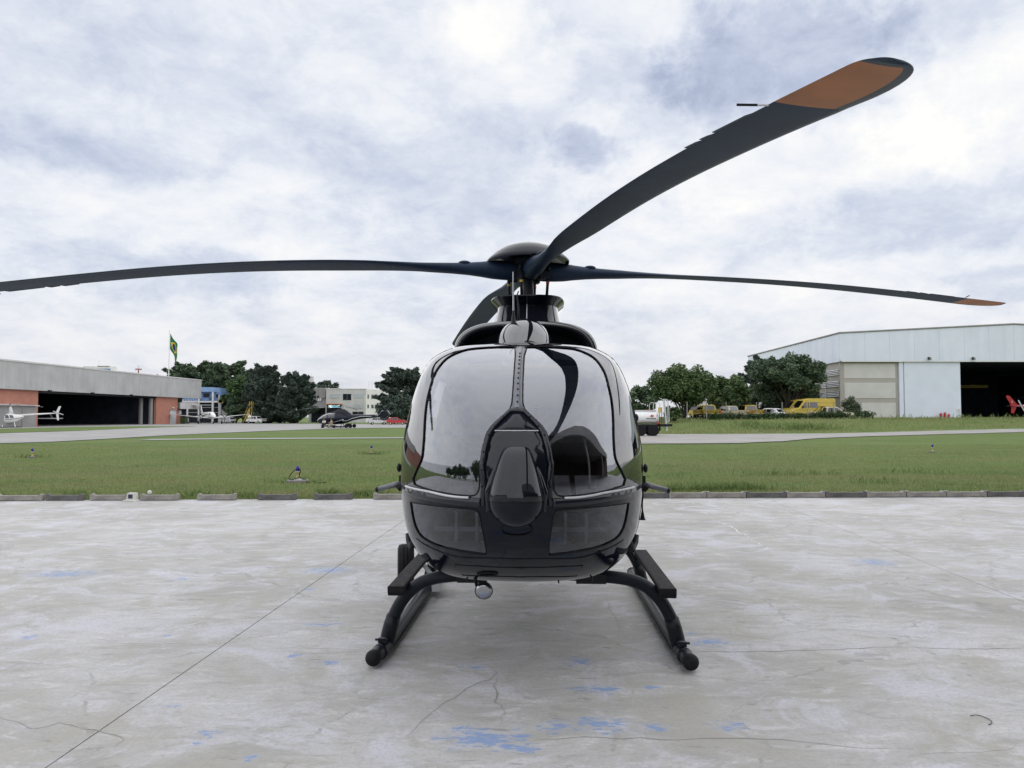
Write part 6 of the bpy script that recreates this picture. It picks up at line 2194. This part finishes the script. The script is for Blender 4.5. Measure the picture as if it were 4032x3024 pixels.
for px in (1451, 1463):
    MB().tube([(gx(px), 6, gz(1531)), (gx(px), 6, gz(1497))], .06, 5).build('roof_antenna', M['silver'], go)
dw = thing('warehouse', 'dark grey warehouse wing with water tank joining the pale office', 'building', gp(1270, 0, 216), 0)
wbox('wall', dw, M['greywall'], -30 * k_, 27.5 * k_, .5, 18, 0, gz(1526))
wbox('upper_wall', dw, M['greywall'], 2 * k_, 27 * k_, .2, .5, gz(1567), gz(1528))
for (a, b) in ((-6, 3), (-18, -10)):
    MB().box(((a + b) / 2 * k_, .46, gz(1562)), ((b - a) * k_, .1, .7)).build('window', M['glassd'], dw)
for a in (1, 8):
    MB().box((a * k_, .1, gz(1573)), (.3, .08, .75), Matrix.Rotation(.3, 3, 'Y')).build('light_panel', M['white'], dw)
wbox('canopy', dw, M['silver'], -26 * k_, 26 * k_, -2.5, .5, gz(1606), gz(1604))
wbox('void', dw, M['glassd'], -28 * k_, 26 * k_, .42, .5, 0, gz(1606))
wt = thing('water_tank', 'pale cylindrical water tank standing above the warehouse roof', 'tank', gp(1242, 0, 222), 0)
MB().lathe([(.70, 0), (.70, hgt(1483, 222)), (.5, hgt(1481.5, 222)), (.02, hgt(1481, 222))], (0, 0, 0), 'Z', 24).build('tank_body', M['lightwall'], wt, smooth=True, angle=40)
MB().lathe([(.78, hgt(1484, 222)), (.78, hgt(1483, 222))], (0, 0, 0), 'Z', 24, cap=False).build('tank_rim', M['silver'], wt)
MB().tube([(0, 0, hgt(1481, 222)), (0, 0, hgt(1470, 222))], .04, 5).build('tank_rod', M['silver'], wt)
lw_ = MB()
for s in (-.25, .25):
    lw_.tube([(-.85, s, hgt(1525, 222)), (-.85, s, hgt(1481, 222))], .03, 5)
lw_.build('tank_ladder', M['silver'], wt)

# ---- yellow boarding stairs
ys_ = thing('boarding_stairs', 'yellow mobile boarding stairs parked before the conifers', 'stairs', gp(1003, 0, 187), 0)
k_ = 187 / FPX
z1 = hgt(1606, 187)
for s in (-.6, .6):
    MB().tube([(-18 * k_, s, .3), (8 * k_, s, z1)], .09, 6).build('stringer', M['yel'], ys_)
    MB().tube([(-18 * k_, s, 1.4), (4 * k_, s, z1 + 1.0), (16 * k_, s, z1 + 1.0)], .05, 6).build('hand_rail', M['yel'], ys_)
    for x in (6, 15):
        MB().tube([(x * k_, s, .2), (x * k_, s, z1 + 1.6)], .07, 6).build('frame_post', M['yel'], ys_)
for i in range(13):
    f = i / 12
    MB().box(((-18 + 26 * f) * k_, 0, .3 + (z1 - .3) * f), (.32, 1.2, .06)).build('step', M['yel'], ys_)
wbox('platform', ys_, M['yel'], 6 * k_, 17 * k_, -.65, .65, z1 - .05, z1 + .05)
for x in (-12, 12):
    for s in (-.8, .8):
        MB().lathe([(.08, -.08), (.25, -.08), (.25, .08), (.08, .08)], (x * k_, s, .25), 'Y', 14).build('wheel', M['rubber'], ys_)

# ---- pale hangar on the right
BZ = 1.36
hr = thing('hangar', 'large pale blue hangar with beige wall and sliding white door', 'hangar', (44.3, 105, BZ), 0)
zf0, zf1, zpk = 9.14 - BZ, 12.9 - BZ, 14.1 - BZ
XR, XP, YD = 47.0, 23.5, 40.0
# front fascia in sheets, following the shallow gable
nS = 14
for i in range(nS):
    a, b = XR * i / nS, XR * (i + 1) / nS - .02
    za = zf1 + (zpk - zf1) * (1 - abs(a - XP) / XP)
    zb_ = zf1 + (zpk - zf1) * (1 - abs(b - XP) / XP)
    MB().prism([(a, zf0), (b, zf0), (b, zb_), (a, za)], -.7, -.45, 'Y').build('fascia_sheet', M['paleblue'], hr)
for i in range(8):
    y0, y1 = -.44 + i * 5.05, -.44 + (i + 1) * 5.05 - .02
    wbox('side_fascia_sheet', hr, M['paleblue'], -.02, .2, y0, y1, zf0 - .1, zf1)
wbox('fascia_soffit', hr, M['white'], 0.2, XR, -.70, .0, zf0 - .12, zf0 - .005)
MB().tube([(0, -.72, zf1 + .05), (XP, -.72, zpk + .05), (XR, -.72, zf1 + .05)], .12, 6).build('roof_trim', M['greywall'], hr)
MB().tube([(-.05, -.7, zf1 + .05), (-.05, YD, zf1 + .05)], .12, 6).build('roof_trim', M['greywall'], hr)
MB().prism([(.2, zf1 - .1), (XP, zpk - .1), (XR - .2, zf1 - .1)], -.44, YD, 'Y').build('roof', M['paleblue'], hr)
xw = lambda px: (px - 3302) * 105 / FPX
zw = lambda py: hgt(py, 105) - BZ
wbox('wall', hr, M['beige'], .25, xw(3535), -.12, .0, -.4, zf0 - .13)
for y0, y1 in ((1432, 1490), (1507, 1568), (1586, 1646)):
    wbox('wall_panel', hr, M['beigel'], xw(3323), xw(3524), -.17, -.121, max(-.3, zw(y1)), zw(y0))
wbox('column', hr, M['doorwhite'], xw(3536), xw(3551), -.42, -.01, -.4, zf0 - .13)
wbox('column', hr, M['beigel'], xw(3551) + .01, xw(3555), -.30, -.01, -.4, zf0 - .13)
wbox('sliding_door', hr, M['doorwhite'], xw(3556), xw(3776), -.40, -.22, -.3, zf0 - .14)
dvn = wbox('vent', hr, M['white'], xw(3757), xw(3772), -.46, -.405, zw(1624), zw(1607))
wbox('vent_grille', dvn, M['silver'], xw(3760), xw(3770), -.48, -.465, zw(1621), zw(1610))
wbox('floor', hr, M['greywall'], .3, XR - .3, -.2, YD - .3, -.35, .01)
for nm_, a in (('wall', (.25, .55, .0, YD)), ('wall', (XR - .5, XR - .2, 0, YD)), ('wall', (.55, XR - .5, YD - .4, YD))):
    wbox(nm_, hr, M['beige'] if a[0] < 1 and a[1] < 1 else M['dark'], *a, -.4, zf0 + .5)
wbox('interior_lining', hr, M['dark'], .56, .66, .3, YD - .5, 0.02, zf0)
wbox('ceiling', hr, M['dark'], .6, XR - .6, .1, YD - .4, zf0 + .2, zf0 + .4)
wbox('interior_board', hr, M['white'], xw(3875) + 2.0, xw(3890) + 2.0, YD - .46, YD - .42, 2.2, 4.2)
wbox('crane_beam', hr, M['yel'], xw(3985) + 6, xw(3985) + 14, YD - 12, YD - 11.5, 5.2, 5.7)
for px in (3648, 3820):
    f_ = MB().box((xw(px), -.95, zw(1413)), (.30, .40, .26), Matrix.Rotation(.4, 3, 'X')).build('floodlight', M['satin'], hr)
    MB().box((xw(px), -1.02, zw(1413) + .02), (.18, .30, .14), Matrix.Rotation(.4, 3, 'X')).build('lamp_glass', M['silver'], f_)
# side wall: bands of louvres, ledges and a downpipe
for z0 in (zw(1475), zw(1512) - .3, zw(1560)):
    for i in range(4):
        MB().box((.18, 10, z0 + .22 * i), (.14, 19.5, .12), Matrix.Rotation(.5, 3, 'Y')).build('louvre', M['silver'], hr)
wbox('ledge', hr, M['beige'], .10, .245, .1, 38, zw(1530) - .3, zw(1530))
MB().tube([(.10, 6.5, zf0 - .2), (.02, 6.5, zf0 - 1.0), (.05, 4.5, zf0 - 1.3), (.12, 4.5, 0)], .11, 8).build('downpipe', M['silver'], hr)
MB().tube([(.14, -.18, zf0 - .1), (.14, -.18, 0)], .07, 8).build('downpipe', M['beige'], hr)
# fire extinguishers at the foot of the sliding door
for i, (px, h_) in enumerate(((3687, .75), (3703, .85), (3718, .62))):
    lab = ['slim red fire extinguisher at the foot of the white sliding door', 'tall dark red wheeled extinguisher beside the slim one', 'low red extinguisher trolley with white hoop handle'][i]
    ex = thing('fire_extinguisher', lab, 'extinguisher', (44.3 + xw(px), 104.1, BZ), 0)
    MB().lathe([(.13, 0), (.15, .03), (.15, h_ * .8), (.10, h_ * .92), (.04, h_)], (0, 0, 0), 'Z', 14).build('cylinder', M['red'], ex, smooth=True, angle=40)
    MB().tube([(.04, 0, h_), (.16, -.02, h_ - .05), (.20, -.02, h_ * .5)], .02, 6).build('hose', M['rubber'], ex)
    if i == 2:
        MB().tube([(-.2, 0, .1), (-.22, 0, 1.15), (.22, 0, 1.15), (.2, 0, .1)], .025, 6).build('handle', M['white'], ex)

# ---- the hangar behind the viewer (mirrored in the glass)
oh = thing('hangar', 'open brown hangar facing the helicopter nose across the pad', 'hangar', (1.2, -3.4, 0), .34)
M['brown'] = mat('brown_sheet', (0.13, 0.095, 0.075), 0.8, var=(0.5, 0.2))
wbox('side_wall', oh, M['brown'], .3, .6, -21, -.4, 0.01, 7.4)
wbox('side_wall', oh, M['brown'], 44, 44.3, -21, -.4, 0.01, 7.4)
wbox('back_wall', oh, M['brown'], .6, 44, -21, -20.7, 0.01, 7.4)
wbox('roof', oh, M['greywall'], 0, 44.7, -21.4, .3, 7.42, 7.7)
wbox('fascia', oh, M['greywall'], 0, 44.7, 0, .3, 5.9, 7.4)
for x in (14, 29):
    wbox('column', oh, M['greywall'], x, x + .4, -.5, -.1, 0.01, 5.9)

# ================================================================== SMALL THINGS ON THE GRASS AND PAD
def edge_light(label, px, py, s=1.0, disc=False, cable=False):
    p = G(px, py, 0)
    t = thing('taxiway_light', label, 'lamp', (p.x, p.y, -.02), 0)
    z = 0
    if disc:
        b = MB().lathe([(.27, -.05), (.275, .05), (.25, .07), (.02, .072)], (0, 0, 0), 'Z', 28).build('concrete_base', M['stone'], t, smooth=True, angle=30)
        MB().lathe([(.12, .072), (.12, .088), (.02, .09)], (.02, 0, 0), 'Z', 20).build('base_plate', M['white'], b)
        z = .08
    else:
        MB().lathe([(.14, 0), (.14, .05), (.02, .052)], (0, 0, 0), 'Z', 20).build('concrete_base', M['stone'], t, smooth=True, angle=30)
        z = .05
    MB().lathe([(.045, z), (.040, z + .05), (.026, z + .07), (.026, z + .12), (.05, z + .15), (.055, z + .18), (.02, z + .182)], (0, 0, 0), 'Z', 18).build('stem', M['brass'], t, smooth=True, angle=40)
    MB().lathe([(.055, z + .185), (.055, z + .20), (.02, z + .202)], (0, 0, 0), 'Z', 18).build('collar', M['alu'], t)
    MB().lathe([(.048, z + .203), (.048, z + .26), (.042, z + .30), (.022, z + .325), (.003, z + .33)], (0, 0, 0), 'Z', 18).build('lens', M['lens'], t, smooth=True, angle=40)
    if cable:
        MB().tube(catmull([(-.02, -.02, z + .25), (-.12, -.03, z + .18), (-.20, -.06, z + .03), (-.16, -.10, z + .0), (-.05, -.14, z + .01), (.05, -.05, z + .05)], 5), .010, 6).build('cable', M['rubber'], t, smooth=True)
        MB().tube(catmull([(.03, -.02, z + .26), (.07, -.02, z + .20), (.05, -.03, z + .05), (.20, -.08, z + .0), (.34, -.14, -.01), (.75, -.16, .02)], 5), .010, 6).build('cable', M['rubber'], t, smooth=True)
    return t


edge_light('blue taxiway edge light with looped cable on a round concrete base', 1172, 1896, disc=True, cable=True)
edge_light('blue taxiway edge light standing in a grass clump before the apron', 127, 1800)
edge_light('blue taxiway edge light in short grass near the pale path', 1463, 1786)
edge_light('dark blue taxiway edge light in the grass before the taxiway', 3672, 1780)
tp = []
for (px, py) in ((127, 1800), (1463, 1787), (1172, 1898)):
    g0 = G(px, py)
    for k in range(160):
        tp.append((g0.x + g_.normal(0, .35), g0.y + abs(g_.normal(0, .2)), -.03))
blades('lamp_grass', tp, .06, .2, .02, M['tuft'], 9, .7)
# square cut-out block and pale stone beside the kerb
p = G(520, 1972)
cb = thing('duct_block', 'pale square concrete block with a hole beside the kerb blocks', 'block', (p.x, p.y - .05, 0), -.15)
b = MB()
b.prism([(-.10, .02), (.10, .02), (.085, .155), (-.07, .155)], -.005, .09, 'Y')
b.prism([(-.115, .0), (.13, .0), (.11, .028), (-.10, .028)], -.10, .08, 'Y')
bevel(b.build('block_body', M['beigel'], cb), .006, 2)
MB().bx(-.052, .038, -.012, -.004, .05, .125).build('hole', M['dark'], cb)
p = at(588, 1946, kerb_y(-6.5) + .02)
st_ = MB().ell((0, 0, 0), (.045, .04, .045), 8, 5).build('pale_stone', M['beigel'])
st_.location = (p.x, kerb_y(p.x) + .05, .15)
tag(st_, 'small pale stone resting on top of a kerb block', 'stone')
p = G(3266, 1953)
bk_ = bevel(MB().box((0, 0, .03), (.10, .05, .055)).build('brick', M['brick']), .006, 2)
bk_.location = (p.x, p.y - .02, 0)
tag(bk_, 'small red brick fragment lying at the foot of the kerb', 'brick')
wv = MB().tube(catmull([tuple(G(px, py) + Vector((0, 0, .006))) for px, py in ((3820, 2822), (3850, 2820), (3885, 2832), (3905, 2845), (3900, 2855), (3893, 2858))], 5), .002, 6).build('wire_offcut', M['satin'], smooth=True)
tag(wv, 'short curved black wire lying on the bare concrete', 'wire')
